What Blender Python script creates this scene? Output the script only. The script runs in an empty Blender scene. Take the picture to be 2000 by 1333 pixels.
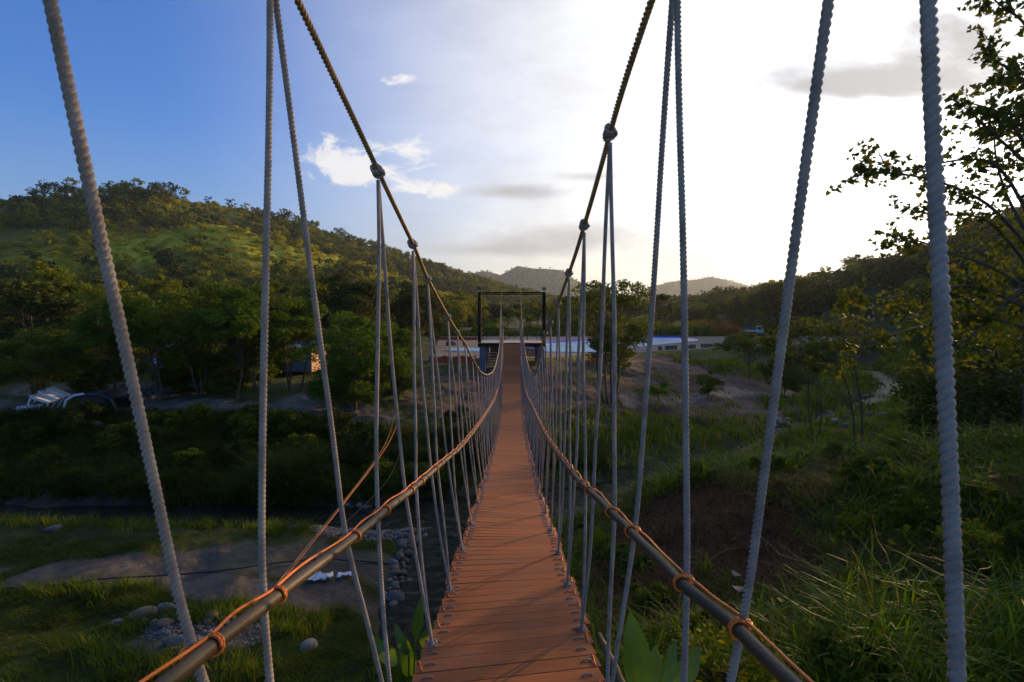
import bpy, math, random
import numpy as np
from mathutils import Vector, Matrix
random.seed(7); rng = np.random.default_rng(7)
S = bpy.context.scene
COL = S.collection
E = 6.6                      # eye height above the stream

# ------------------------------------------------------------ camera
cd = bpy.data.cameras.new('camera'); cam = bpy.data.objects.new('camera', cd); COL.objects.link(cam)
cam.location = (0, 0, E); cam.rotation_euler = (math.radians(90 - 2.55), 0, 0)
cd.sensor_width = 36; cd.lens = 18.0; cd.clip_start = 0.05; cd.clip_end = 12000
cd.dof.use_dof = True; cd.dof.focus_distance = 5.0; cd.dof.aperture_fstop = 8.0
S.camera = cam
S.view_settings.view_transform = 'Standard'; S.view_settings.look = 'None'
S.view_settings.exposure = 0.20; S.view_settings.gamma = 1

# ------------------------------------------------------------ sky and sun
SUN_AZ, SUN_EL = math.radians(46), math.radians(10.5)    # azimuth clockwise from +Y
sunv = Vector((math.sin(SUN_AZ) * math.cos(SUN_EL), math.cos(SUN_AZ) * math.cos(SUN_EL), math.sin(SUN_EL)))
W = bpy.data.worlds.new('World'); S.world = W; W.use_nodes = True
class NT:
    def __init__(s, tree): s.t = tree; tree.nodes.clear()
    def n(s, typ, **kw):
        nd = s.t.nodes.new(typ)
        for k, v in kw.items(): setattr(nd, k, v)
        return nd
    def l(s, a, b): s.t.links.new(a, b)
    def put(s, sock, v):
        if isinstance(v, bpy.types.NodeSocket): s.l(v, sock)
        else: sock.default_value = v
    def math(s, op, a, b=0.0, c=None, clamp=False):
        nd = s.n('ShaderNodeMath', operation=op, use_clamp=clamp)
        s.put(nd.inputs[0], a); s.put(nd.inputs[1], b)
        if c is not None: s.put(nd.inputs[2], c)
        return nd.outputs[0]
    def vmath(s, op, a, b=(0, 0, 0)):
        nd = s.n('ShaderNodeVectorMath', operation=op); s.put(nd.inputs[0], a); s.put(nd.inputs[1], b)
        return nd.outputs['Value'] if op in ('DOT_PRODUCT', 'LENGTH') else nd.outputs[0]
    def mix(s, f, a, b, blend='MIX'):
        nd = s.n('ShaderNodeMix', data_type='RGBA', blend_type=blend)
        s.put(nd.inputs['Factor'], f)
        for i, v in ((6, a), (7, b)):
            if not isinstance(v, bpy.types.NodeSocket): v = tuple(v) + ((1,) if len(v) == 3 else ())
            s.put(nd.inputs[i], v)
        return nd.outputs[2]
    def noise(s, vec, scale, detail=4, rough=.55, lac=2.0, dist=0.0):
        nd = s.n('ShaderNodeTexNoise'); s.put(nd.inputs['Vector'], vec)
        nd.inputs['Scale'].default_value = scale; nd.inputs['Detail'].default_value = detail
        nd.inputs['Roughness'].default_value = rough; nd.inputs['Distortion'].default_value = dist
        return nd.outputs[0]
    def ramp(s, f, lo, hi, a=0.0, b=1.0):
        nd = s.n('ShaderNodeMapRange'); nd.clamp = True; nd.interpolation_type = 'SMOOTHSTEP'
        s.put(nd.inputs[0], f); nd.inputs[1].default_value = lo; nd.inputs[2].default_value = hi
        nd.inputs[3].default_value = a; nd.inputs[4].default_value = b
        return nd.outputs[0]

w = NT(W.node_tree)
tc = w.n('ShaderNodeTexCoord'); d = tc.outputs['Generated']
sky = w.n('ShaderNodeTexSky', sky_type='NISHITA'); sky.sun_disc = False
sky.sun_elevation = SUN_EL; sky.sun_rotation = SUN_AZ; sky.altitude = 100
sky.air_density = 1.3; sky.dust_density = 1.6; sky.ozone_density = 3.0
sep = w.n('ShaderNodeSeparateXYZ'); w.l(d, sep.inputs[0])
yy = w.math('MAXIMUM', sep.outputs[1], 0.02)
u = w.math('DIVIDE', sep.outputs[0], yy); v = w.math('DIVIDE', sep.outputs[2], yy)
cz = w.math('ADD', w.math('MAXIMUM', sep.outputs[2], 0.0), 0.16)          # clouds lie on a layer
comb = w.n('ShaderNodeCombineXYZ')
w.l(w.math('DIVIDE', sep.outputs[0], cz), comb.inputs[0]); w.l(w.math('DIVIDE', sep.outputs[1], cz), comb.inputs[1])
layer = comb.outputs[0]
comb2 = w.n('ShaderNodeCombineXYZ'); w.l(u, comb2.inputs[0]); w.l(w.math('MULTIPLY', v, 2.0), comb2.inputs[1])
n1 = w.noise(layer, 1.1, 7, .6, dist=.3); n2 = w.noise(comb2.outputs[0], 9.0, 7, .62, dist=.4); n3 = w.noise(comb2.outputs[0], 3.2, 6, .6)
sd = w.vmath('DOT_PRODUCT', d, tuple(sunv)); sd = w.math('MAXIMUM', sd, 0.0)
def blob(px, py, sx, sy):
    a = w.math('MULTIPLY', w.math('SUBTRACT', u, (px - 1000) / 1000), 1000 / sx)
    b = w.math('MULTIPLY', w.math('SUBTRACT', v, (622 - py) / 1000), 1000 / sy)
    r2 = w.math('ADD', w.math('MULTIPLY', a, a), w.math('MULTIPLY', b, b))
    return w.math('POWER', 2.718, w.math('MULTIPLY', r2, -1.0))
def addm(lst):
    o = lst[0]
    for x in lst[1:]: o = w.math('ADD', o, x)
    return o
# thin veil that grows towards the sun
veil_f = w.math('MULTIPLY', w.ramp(sd, .20, .86), w.math('ADD', w.math('MULTIPLY', n1, .55), .66), clamp=True)
skyc = w.mix(1.0, sky.outputs[0], (.54, 1.10, 2.20), 'MULTIPLY')
skyc = w.mix(w.ramp(sep.outputs[2], .35, .02, 0, .66), skyc, (2.5, 3.7, 5.3))
glow = w.math('ADD', w.math('MULTIPLY', w.math('POWER', sd, 3.0), 6.0), w.math('MULTIPLY', w.math('POWER', sd, 40.0), 14.0))
veil = w.mix(w.ramp(sep.outputs[2], .22, .0), (.99, .985, .985), (1.0, .88, .66))
vs = w.n('ShaderNodeVectorMath', operation='SCALE'); w.l(veil, vs.inputs[0]); w.l(w.math('MULTIPLY', w.math('ADD', glow, 5.8), w.ramp(n3, .32, .70, 1.08, .88)), vs.inputs['Scale'])
c = w.mix(veil_f, skyc, vs.outputs[0])
# small bright cumulus low over the hills
puff = addm([blob(665, 305, 62, 50), blob(800, 300, 75, 38), blob(700, 345, 90, 34), blob(790, 165, 40, 14), blob(885, 380, 40, 15), blob(820, 370, 60, 20)])
pm = w.ramp(w.math('ADD', w.math('MULTIPLY', puff, .30), w.noise(comb2.outputs[0], 15.0, 8, .66, dist=.5)), .66, .88, 0, .8)
c = w.mix(w.math('MULTIPLY', pm, w.math('MINIMUM', w.math('MULTIPLY', puff, 2.5), 1.0)), c, (8.4, 8.1, 7.7))
# grey cloud banks
bank = addm([blob(1720, 150, 150, 60), blob(1880, 120, 170, 110), blob(1790, 60, 90, 40), blob(1000, 378, 110, 13), blob(1090, 470, 160, 28), blob(950, 490, 130, 12), blob(1150, 348, 60, 10), blob(1640, 175, 160, 24)])
bm_ = w.ramp(w.math('ADD', w.math('MULTIPLY', bank, .30), n3), .46, .92, 0, .95)
c = w.mix(w.math('MULTIPLY', bm_, w.math('MINIMUM', w.math('MULTIPLY', bank, 2.5), 1.0)), c, (3.9, 3.95, 4.25))
bg = w.n('ShaderNodeBackground'); w.l(c, bg.inputs[0]); bg.inputs[1].default_value = 0.11
wo = w.n('ShaderNodeOutputWorld'); w.l(bg.outputs[0], wo.inputs[0])

sl = bpy.data.lights.new('sun', 'SUN'); sl.energy = 5.0; sl.angle = math.radians(.6); sl.color = (1.0, .66, .33)
so = bpy.data.objects.new('sun', sl); COL.objects.link(so)
so.rotation_euler = (-sunv).to_track_quat('-Z', 'Y').to_euler(); so.location = (30, 30, 60)

# ------------------------------------------------------------ helpers
def mesh_np(name, V, F, mat=None, smooth=False, col=None):
    """V (n,3), F (m,k) uniform polygons"""
    V = np.asarray(V, np.float32); F = np.asarray(F, np.int32)
    me = bpy.data.meshes.new(name); me.vertices.add(len(V)); me.vertices.foreach_set('co', V.ravel())
    m, k = F.shape
    me.loops.add(m * k); me.loops.foreach_set('vertex_index', F.ravel())
    me.polygons.add(m); me.polygons.foreach_set('loop_start', np.arange(0, m * k, k, dtype=np.int32))
    me.polygons.foreach_set('use_smooth', np.full(m, bool(smooth)))
    if col is not None:
        a = me.color_attributes.new('Col', 'FLOAT_COLOR', 'POINT')
        a.data.foreach_set('color', np.concatenate([col, np.ones((len(V), 1))], 1).astype(np.float32).ravel())
    if mat: me.materials.append(mat)
    me.update(calc_edges=True)
    return me
def link(name, me, parent=None, loc=None, kind=None):
    o = bpy.data.objects.new(name, me); COL.objects.link(o)
    if parent: o.parent = parent
    if loc is not None: o.location = loc
    if kind: o['kind'] = kind
    return o
def tag(o, label=None, cat=None, group=None, kind=None):
    if label: o['label'] = label
    if cat: o['category'] = cat
    if group: o['group'] = group
    if kind: o['kind'] = kind
    return o
def thing(name, loc, label, cat, group=None, rz=0, sc=1):
    o = bpy.data.objects.new(name, None); COL.objects.link(o); o.empty_display_size = .2
    o.location = loc; o.rotation_euler = (0, 0, rz); o.scale = (sc,) * 3
    return tag(o, label, cat, group)
def copy_tree(root):
    r = root.copy(); COL.objects.link(r)
    for ch in root.children:
        c_ = ch.copy(); COL.objects.link(c_); c_.parent = r
        for g in ch.children:
            g_ = g.copy(); COL.objects.link(g_); g_.parent = c_
    return r
class MB:
    """gathers quads"""
    def __init__(s): s.V = []; s.F = []; s.n = 0
    def add(s, V, F):
        s.V.append(np.asarray(V, float)); s.F.append(np.asarray(F, int) + s.n); s.n += len(V); return s
    def box(s, c, h, rot=None):
        c = np.array(c, float); h = np.array(h, float)
        P = np.array([[x, y, z] for x in (-1, 1) for y in (-1, 1) for z in (-1, 1)], float) * h
        if rot is not None: P = P @ np.array(rot).T
        return s.add(P + c, [[0, 1, 3, 2], [4, 6, 7, 5], [0, 4, 5, 1], [2, 3, 7, 6], [0, 2, 6, 4], [1, 5, 7, 3]])
    def cham(s, c, h, b, rot=None):
        """box with chamfered long edges (section in y,z, extruded along x)"""
        hx, hy, hz = h
        sec = [(-hy + b, -hz), (hy - b, -hz), (hy, -hz + b), (hy, hz - b), (hy - b, hz), (-hy + b, hz), (-hy, hz - b), (-hy, -hz + b)]
        P = np.array([[sx * hx, y, z] for sx in (-1, 1) for y, z in sec])
        if rot is not None: P = P @ np.array(rot).T
        F = [[i, (i + 1) % 8, 8 + (i + 1) % 8, 8 + i] for i in range(8)]
        F += [[0, 7, 6, 1], [1, 6, 5, 2], [2, 5, 4, 3], [8, 9, 14, 15], [9, 10, 13, 14], [10, 11, 12, 13]]
        return s.add(P + np.array(c, float), F)
    def tube(s, path, rad, sides=8, lobes=0, lay=.1, phase=0, cap=True):
        P = np.asarray(path, float); n = len(P)
        rad = np.broadcast_to(np.asarray(rad, float), (n,))
        T = np.gradient(P, axis=0); T /= np.linalg.norm(T, axis=1)[:, None] + 1e-12
        N = np.zeros_like(P); up = np.array([.0, 1, 0]) if abs(T[0][1]) < .9 else np.array([1., 0, 0])
        v0 = up - T[0] * up.dot(T[0]); N[0] = v0 / np.linalg.norm(v0)
        for i in range(1, n):
            v0 = N[i - 1] - T[i] * N[i - 1].dot(T[i]); N[i] = v0 / (np.linalg.norm(v0) + 1e-12)
        B = np.cross(T, N)
        a = np.arange(sides) / sides * 2 * np.pi
        L = np.concatenate([[0], np.cumsum(np.linalg.norm(np.diff(P, axis=0), axis=1))])
        tw = L / lay * 2 * np.pi + phase if lobes else np.zeros(n)
        ang = a[None, :] + tw[:, None]
        if lobes:
            w_ = np.pi / lobes; ps = (a + w_) % (2 * w_) - w_
            r = .44 * np.cos(ps) + np.sqrt(np.maximum(.56 ** 2 - (.44 * np.sin(ps)) ** 2, 0.0001))
        else: r = np.ones(sides)
        R = rad[:, None] * r[None, :]
        V = P[:, None, :] + R[..., None] * (np.cos(ang)[..., None] * N[:, None, :] + np.sin(ang)[..., None] * B[:, None, :])
        i = np.arange(n - 1)[:, None] * sides; j = np.arange(sides)[None, :]; j2 = (j + 1) % sides
        F = np.stack([i + j, i + j2, i + sides + j2, i + sides + j], -1).reshape(-1, 4)
        V = V.reshape(-1, 3)
        if cap:
            m = len(V); V = np.concatenate([V, P[:1], P[-1:]])
            k = np.arange(0, sides, 2)
            if sides % 2 == 0:
                c0 = np.stack([np.full(len(k), m), (k + 2) % sides, (k + 1) % sides, k], -1)
                b0 = (n - 1) * sides
                c1 = np.stack([np.full(len(k), m + 1), b0 + k, b0 + (k + 1) % sides, b0 + (k + 2) % sides], -1)
                F = np.concatenate([F, c0, c1])
        return s.add(V, F)
    def mesh(s, name, mat, smooth=False): return mesh_np(name, np.concatenate(s.V), np.concatenate(s.F), mat, smooth)
    def obj(s, name, mat, parent=None, smooth=False, loc=None): return link(name, s.mesh(name, mat, smooth), parent, loc)

def resample(P, step):
    P = np.asarray(P, float); L = np.concatenate([[0], np.cumsum(np.linalg.norm(np.diff(P, axis=0), axis=1))])
    n = max(3, int(L[-1] / step) + 1); t = np.linspace(0, L[-1], n)
    return np.stack([np.interp(t, L, P[:, k]) for k in range(3)], 1)
def smoothpath(P, it=3):
    P = np.asarray(P, float)
    for _ in range(it):                       # Chaikin, ends kept
        Q = np.empty((2 * (len(P) - 1), 3)); Q[0::2] = .75 * P[:-1] + .25 * P[1:]; Q[1::2] = .25 * P[:-1] + .75 * P[1:]
        P = np.concatenate([P[:1], Q, P[-1:]])
    return P
def spline(xs, ys):
    """monotone-ish smooth interpolation (pchip)"""
    xs = np.array(xs, float); ys = np.array(ys, float); h = np.diff(xs); dl = np.diff(ys) / h
    m = np.zeros(len(xs)); m[0] = dl[0]; m[-1] = dl[-1]
    for i in range(1, len(xs) - 1):
        m[i] = 0 if dl[i - 1] * dl[i] <= 0 else 2 * dl[i - 1] * dl[i] / (dl[i - 1] + dl[i])
    def f(x):
        x = np.asarray(x, float); i = np.clip(np.searchsorted(xs, x) - 1, 0, len(h) - 1); t = (x - xs[i]) / h[i]
        return ((1 + 2 * t) * (1 - t) ** 2 * ys[i] + t * (1 - t) ** 2 * h[i] * m[i] + t * t * (3 - 2 * t) * ys[i + 1] + t * t * (t - 1) * h[i] * m[i + 1])
    return f
_perm = rng.random((256, 256))
def vnoise(x, y):
    xi = np.floor(x).astype(int); yi = np.floor(y).astype(int); fx = x - xi; fy = y - yi
    fx = fx * fx * (3 - 2 * fx); fy = fy * fy * (3 - 2 * fy)
    g = lambda a, b: _perm[a & 255, b & 255]
    return (g(xi, yi) * (1 - fx) + g(xi + 1, yi) * fx) * (1 - fy) + (g(xi, yi + 1) * (1 - fx) + g(xi + 1, yi + 1) * fx) * fy
def fbm(x, y, o=4):
    s_ = 0; a = .5
    for k in range(o): s_ = s_ + a * vnoise(x * 2 ** k + 17 * k, y * 2 ** k + 5 * k); a *= .5
    return s_
def sstep(x, a, b):
    t = np.clip((x - a) / (b - a), 0, 1); return t * t * (3 - 2 * t)

# ------------------------------------------------------------ materials
def mat(name): 
    m = bpy.data.materials.new(name); m.use_nodes = True; return m, NT(m.node_tree)
def simple(name, c1, c2=None, scale=8, rough=.7, bump=0.0, bscale=60, metal=0, spec=.5, stretch=(1, 1, 1), coat=0):
    m, t = mat(name); tcn = t.n('ShaderNodeTexCoord'); mp = t.n('ShaderNodeMapping'); t.l(tcn.outputs['Object'], mp.inputs[0]); mp.inputs['Scale'].default_value = stretch
    b = t.n('ShaderNodeBsdfPrincipled'); o = t.n('ShaderNodeOutputMaterial'); t.l(b.outputs[0], o.inputs[0])
    c2 = c2 or tuple(x * .75 for x in c1)
    f = t.ramp(t.noise(mp.outputs[0], scale, 5, .6), .3, .7)
    t.l(t.mix(f, c1, c2), b.inputs['Base Color'])
    b.inputs['Roughness'].default_value = rough; b.inputs['Metallic'].default_value = metal
    b.inputs['Specular IOR Level'].default_value = spec
    if bump:
        bn = t.n('ShaderNodeBump'); bn.inputs['Strength'].default_value = bump; bn.inputs['Distance'].default_value = .01
        t.l(t.noise(mp.outputs[0], bscale, 5, .6), bn.inputs['Height']); t.l(bn.outputs[0], b.inputs['Normal'])
    return m
def leafmat(name, cols, trans=.35, rough=.6, patch=.25, patchc=None, spec=.10):
    m, t = mat(name); g = t.n('ShaderNodeNewGeometry'); r = g.outputs['Random Per Island']
    c_ = t.mix(t.ramp(r, .1, .6), cols[0], cols[1])
    if len(cols) > 2: c_ = t.mix(t.ramp(r, .82, .97), c_, cols[2])
    if patchc: c_ = t.mix(t.ramp(t.noise(g.outputs['Position'], patch, 3, .5), .5, .68), c_, patchc)
    dif = t.n('ShaderNodeBsdfPrincipled'); t.l(c_, dif.inputs['Base Color']); dif.inputs['Roughness'].default_value = rough
    dif.inputs['Specular IOR Level'].default_value = spec
    tr = t.n('ShaderNodeBsdfTranslucent'); t.l(t.mix(1.0, c_, (1.35, 1.15, .5), 'MULTIPLY'), tr.inputs[0])
    mx = t.n('ShaderNodeMixShader'); mx.inputs[0].default_value = trans; t.l(dif.outputs[0], mx.inputs[1]); t.l(tr.outputs[0], mx.inputs[2])
    o = t.n('ShaderNodeOutputMaterial'); t.l(mx.outputs[0], o.inputs[0]); return m
def ropemat(name, ca, cb, fib=400, spec=.4, rough=.5):
    m, t = mat(name); tcn = t.n('ShaderNodeTexCoord'); P = tcn.outputs['Object']
    b = t.n('ShaderNodeBsdfPrincipled'); o = t.n('ShaderNodeOutputMaterial'); t.l(b.outputs[0], o.inputs[0])
    f = t.math('ADD', t.math('MULTIPLY', t.noise(P, 14, 4), .6), t.math('MULTIPLY', t.noise(P, fib, 2), .5))
    t.l(t.mix(t.ramp(f, .35, .75), ca, cb), b.inputs['Base Color']); b.inputs['Roughness'].default_value = rough
    b.inputs['Specular IOR Level'].default_value = spec
    bn = t.n('ShaderNodeBump'); bn.inputs['Strength'].default_value = .5; bn.inputs['Distance'].default_value = .002
    t.l(t.noise(P, fib, 3), bn.inputs['Height']); t.l(bn.outputs[0], b.inputs['Normal']); return m
M = {}
M['rope'] = ropemat('grey_rope', (.19, .145, .11), (.36, .30, .245), spec=.2, rough=.7)
M['cable'] = ropemat('tan_cable', (.17, .095, .03), (.34, .20, .07), 250)
M['orange'] = ropemat('orange_cord', (.55, .11, .008), (.80, .20, .015), 500, rough=.45)
M['pipe'] = simple('black_hose', (.042, .027, .012), (.070, .045, .020), 3, .48, .25, 70, spec=.32)
M['steel'] = simple('black_steel', (.010, .008, .007), (.024, .015, .011), 3, .6, .2, 40, spec=.12)
M['pillar'] = simple('pillar_concrete', (.10, .13, .16), (.15, .17, .19), 2, .8, .3, 30)
M['boards'] = simple('platform_boards', (.42, .33, .25), (.34, .27, .20), 3, .7, .3, 50, stretch=(1, 8, 1))
M['bark'] = simple('bark', (.060, .040, .025), (.11, .075, .045), 5, .9, .6, 20, stretch=(1, 1, .3))
M['stone'] = simple('river_stone', (.09, .084, .08), (.15, .133, .12), 2.2, .8, .4, 25)
M['white'] = simple('white_plastic', (.75, .75, .76), (.62, .63, .64), 2, .4)
M['black'] = simple('black_plastic', (.012, .012, .014), (.02, .02, .022), 4, .3)
M['wall'] = simple('grey_wall', (.22, .23, .25), (.16, .17, .19), 1.2, .8, .3, 12)
M['lit_orange'] = simple('sunlit_orange_tone', (.55, .30, .14), (.42, .24, .12), 1.5, .8, .3, 12)  # low sun's orange on shed ends put into the colour; car seat shares it
M['roof'] = simple('grey_roof_sheet', (.11, .125, .15), (.15, .16, .18), 1.0, .5, .4, 6, stretch=(6, .2, 1))
M['conc'] = simple('plaza_concrete', (.21, .165, .125), (.165, .13, .10), .25, .9, .2, 8, spec=.1)
M['blue'] = simple('pool_tile', (.01, .07, .5), (.015, .10, .6), 2, .3)
M['bluetarp'] = simple('blue_tarpaulin', (.03, .12, .38), (.05, .20, .5), 4, .5, .8, 6)
M['net'] = simple('orange_net', (.55, .10, .03), (.40, .07, .02), 4, .7)
M['leafy'] = leafmat('leaf_mid_green', [(.050, .085, .007), (.090, .125, .009), (.15, .14, .012)], .4)
M['feather'] = leafmat('leaf_fresh_green', [(.045, .095, .008), (.085, .150, .010), (.13, .17, .014)], .4)
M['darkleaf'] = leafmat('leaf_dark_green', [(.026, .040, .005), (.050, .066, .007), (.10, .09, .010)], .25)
M['hillleaf'] = leafmat('leaf_hillside', [(.085, .125, .005), (.165, .190, .006), (.31, .22, .010)], .35, patch=.02, patchc=(.055, .085, .007))
M['hillgrassl'] = leafmat('leaf_scrub', [(.27, .28, .010), (.40, .37, .012), (.46, .30, .016)], .4, patch=.02, patchc=(.16, .19, .010))
M['grass'] = leafmat('grass_blade', [(.065, .120, .005), (.120, .18, .007), (.27, .20, .05)], .5, patch=.5, patchc=(.055, .09, .005))
M['blade'] = leafmat('long_blade', [(.060, .125, .006), (.120, .195, .008), (.24, .20, .03)], .5, .5, spec=.12)
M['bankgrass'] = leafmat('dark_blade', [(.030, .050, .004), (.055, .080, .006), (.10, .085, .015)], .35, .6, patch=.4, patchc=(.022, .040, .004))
M['turfgrass'] = leafmat('turf_blade', [(.040, .070, .005), (.075, .108, .007), (.15, .12, .02)], .4, .6, patch=.6, patchc=(.030, .050, .005))
M['drygrass'] = leafmat('grass_dry', [(.15, .070, .026), (.085, .044, .018), (.24, .13, .05)], .3)
M['reed'] = leafmat('reed_orange', [(.30, .11, .020), (.22, .12, .022), (.13, .12, .02)], .4)
M['sunleaf'] = leafmat('leaf_heart', [(.042, .068, .006), (.072, .095, .007), (.14, .12, .010)], .42)
M['broad'] = leafmat('leaf_broad', [(.055, .13, .012), (.085, .16, .016)], .45, .35, spec=.5)
M['glass'] = simple('dark_glass', (.02, .03, .035), (.03, .04, .05), 2, .08, spec=.8)
M['rubber'] = simple('tyre_rubber', (.015, .015, .015), (.025, .025, .025), 5, .8)
M['twig'] = simple('dry_straw', (.24, .15, .075), (.15, .09, .045), 6, .9)
M['dryleaf'] = simple('dead_leaf', (.20, .14, .11), (.12, .08, .06), 8, .8, .5, 20)
# composite deck boards: fine grooves run along each board, each board a little different
m, t = mat('deck_board'); M['deck'] = m
g = t.n('ShaderNodeNewGeometry'); tcn = t.n('ShaderNodeTexCoord'); b = t.n('ShaderNodeBsdfPrincipled'); o_ = t.n('ShaderNodeOutputMaterial'); t.l(b.outputs[0], o_.inputs[0])
c1 = t.mix(g.outputs['Random Per Island'], (.24, .071, .018), (.36, .108, .026))
c1 = t.mix(t.ramp(t.noise(tcn.outputs['Object'], 2.2, 6, .65), .42, .66, 0, .55), c1, (.21, .10, .05))
mp = t.n('ShaderNodeMapping'); t.l(tcn.outputs['Object'], mp.inputs[0]); mp.inputs['Scale'].default_value = (1.2, 45, 1)
gr = t.noise(mp.outputs[0], 4.0, 3, .6)
c1 = t.mix(t.ramp(gr, .38, .66, 0, .6), c1, (.10, .042, .022)); 
c1 = t.mix(t.ramp(t.noise(tcn.outputs['Object'], 40, 2, .5), .72, .80, 0, .6), c1, (.07, .035, .025)); t.l(c1, b.inputs['Base Color'])
b.inputs['Roughness'].default_value = .7; b.inputs['Specular IOR Level'].default_value = .16
bn = t.n('ShaderNodeBump'); bn.inputs['Strength'].default_value = .2; bn.inputs['Distance'].default_value = .0015; t.l(gr, bn.inputs['Height']); t.l(bn.outputs[0], b.inputs['Normal'])
# ground: vertex colour from the land use + fine variation
m, t = mat('ground_soil'); M['ground'] = m
g = t.n('ShaderNodeNewGeometry'); P = g.outputs['Position']; a = t.n('ShaderNodeVertexColor'); a.layer_name = 'Col'
b = t.n('ShaderNodeBsdfPrincipled'); o_ = t.n('ShaderNodeOutputMaterial'); t.l(b.outputs[0], o_.inputs[0])
f = t.math('ADD', t.math('MULTIPLY', t.noise(P, 1.3, 8, .65), .7), t.math('MULTIPLY', t.noise(P, .09, 5, .6), .6))
sc_ = t.ramp(f, .45, .95, .55, 1.5); vv = t.n('ShaderNodeVectorMath', operation='SCALE'); t.l(a.outputs[0], vv.inputs[0]); t.l(sc_, vv.inputs['Scale'])
t.l(vv.outputs[0], b.inputs['Base Color']); b.inputs['Roughness'].default_value = .95; b.inputs['Specular IOR Level'].default_value = .15
bn = t.n('ShaderNodeBump'); bn.inputs['Strength'].default_value = .8; bn.inputs['Distance'].default_value = .12
t.l(t.noise(P, 5, 8, .65), bn.inputs['Height']); t.l(bn.outputs[0], b.inputs['Normal'])
m, t = mat('stream_water'); M['water'] = m
b = t.n('ShaderNodeBsdfPrincipled'); o_ = t.n('ShaderNodeOutputMaterial'); t.l(b.outputs[0], o_.inputs[0]); g = t.n('ShaderNodeNewGeometry')
b.inputs['Base Color'].default_value = (.010, .012, .006, 1); b.inputs['Roughness'].default_value = .05; b.inputs['Specular IOR Level'].default_value = .22; b.inputs['IOR'].default_value = 1.33
bn = t.n('ShaderNodeBump'); bn.inputs['Strength'].default_value = 1.0; bn.inputs['Distance'].default_value = .16
t.l(t.noise(g.outputs['Position'], 2.4, 6, .62, dist=1.0), bn.inputs['Height']); t.l(bn.outputs[0], b.inputs['Normal'])
m, t = mat('pool_water'); M['pool'] = m
b = t.n('ShaderNodeBsdfPrincipled'); o_ = t.n('ShaderNodeOutputMaterial'); t.l(b.outputs[0], o_.inputs[0]); g = t.n('ShaderNodeNewGeometry')
t.l(t.mix(t.ramp(t.noise(g.outputs['Position'], .8, 4), .4, .6), (.07, .24, .38), (.14, .35, .46)), b.inputs['Base Color']); b.inputs['Roughness'].default_value = .5; b.inputs['Specular IOR Level'].default_value = .15

# ------------------------------------------------------------ terrain
CP = np.array([
 (-3, 9, .6), (-6, 10, .55), (-10, 10, .6), (-12, 14, .35), (-7, 14, .4), (-4.5, 15, .25), (-9, 7, .8), (-16, 8, .9), (-5, 5, 1.0), (-2.2, 5, 1.3), (-14, 3, 1.5), (-25, 10, 1.0), (-20, 14, .4),
 (-1, 3, 2.0), (0, 0, 3.0), (0, -4, 4.4), (-5, -3, 3.2), (6, -2, 3.6), (1.2, 5.5, 2.4), (1.5, 8.5, 1.9), (2.4, 11.5, 1.9), (3.6, 11.8, 2.75), (5.5, 12.3, 2.95), (8.5, 12.8, 3.1), (12, 13, 3.15), (4, 8, 2.5), (7, 8, 2.9), (9, 5, 3.2), (4, 4, 3.0), (15, 8, 4.0), (20, 12, 4.2),
 (3, 15.5, .6), (7, 16.5, .9), (12, 17, 1.0), (18, 20, 1.0), (-1.3, 12, -.2), (8, 24, .5), (12, 22, .4),
 (0, 22, .4), (-3, 21, .4), (3, 22, .5), (0, 27, .8), (0, 32, 1.6), (0, 36, 2.4), (5, 33, 1.5), (7, 37, 2.1), (12, 38, 1.2), (14, 43, 2.3), (20, 46, 1.1), (21, 50, 2.2), (28, 55, 1.2), (10, 31, .7),
 (-4, 37, 2.5), (-8, 35, 2.2), (-10, 26, 2.0), (-6, 27, 1.7), (-20, 26, 2.0), (-28, 27, 2.0), (-40, 28, 2.2), (-10, 20, .5), (-20, 20.5, .5), (-30, 21.5, .5), (-5, 21, .4), (-12, 23, 1.6), (-20, 23.5, 1.6), (-30, 24, 1.6),
 (-20, 40, 2.4), (-35, 45, 2.8), (-20, 60, 3.4), (-50, 60, 4.5), (-60, 35, 3), (-70, 80, 6), (-25, 90, 4), (-16, 50, 3.0),
 (-8, 48, 3.2), (0, 44, 3.2), (10, 50, 3.2), (20, 60, 3.2), (35, 80, 3.2), (0, 70, 3.2), (20, 90, 3.2), (-12, 90, 3.2), (0, 110, 3.2), (50, 100, 3.0),
 (22, 27, .8), (28, 28, 2.0), (35, 36, 2.0), (44, 44, 2.4), (58, 62, 2.5), (50, 80, .8), (40, 65, .6), (30, 48, .5), (70, 80, 4), (80, 110, 4), (30, 12, 5), (40, 20, 6), (60, 40, 7), (18, 28, .5), (-40, 0, 3), (30, -10, 7)], float)
def tps(r2): return .5 * r2 * np.log(r2 + 1e-9)
_d = ((CP[:, None, :2] - CP[None, :, :2]) ** 2).sum(-1); n_ = len(CP)
_A = np.zeros((n_ + 3, n_ + 3)); _A[:n_, :n_] = tps(_d) + np.eye(n_) * .8; _A[:n_, n_] = 1; _A[:n_, n_ + 1:] = CP[:, :2]; _A[n_:, :n_] = _A[:n_, n_:].T
_w = np.linalg.solve(_A, np.concatenate([CP[:, 2], [0, 0, 0]]))
RIV = np.array([(-80, 27, 1.6), (-45, 20, 1.4), (-30, 18.5, 1.0), (-17, 17.1, .85), (-6, 16.8, .9), (-1, 17.3, 1.5), (3, 18.5, 1.3), (8, 22, .5), (14.3, 28, .6), (20, 33, .9), (28.6, 39.5, 1.3), (36, 48, 1.2), (46, 66, 1.2), (58, 86, 3), (78, 115, 3)], float)
RIV2 = np.array([(-1.2, 17.5, 1.3), (-1.4, 14, 1.2), (-1.6, 11.2, 1.1), (-1.4, 9.5, .7)], float)
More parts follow.
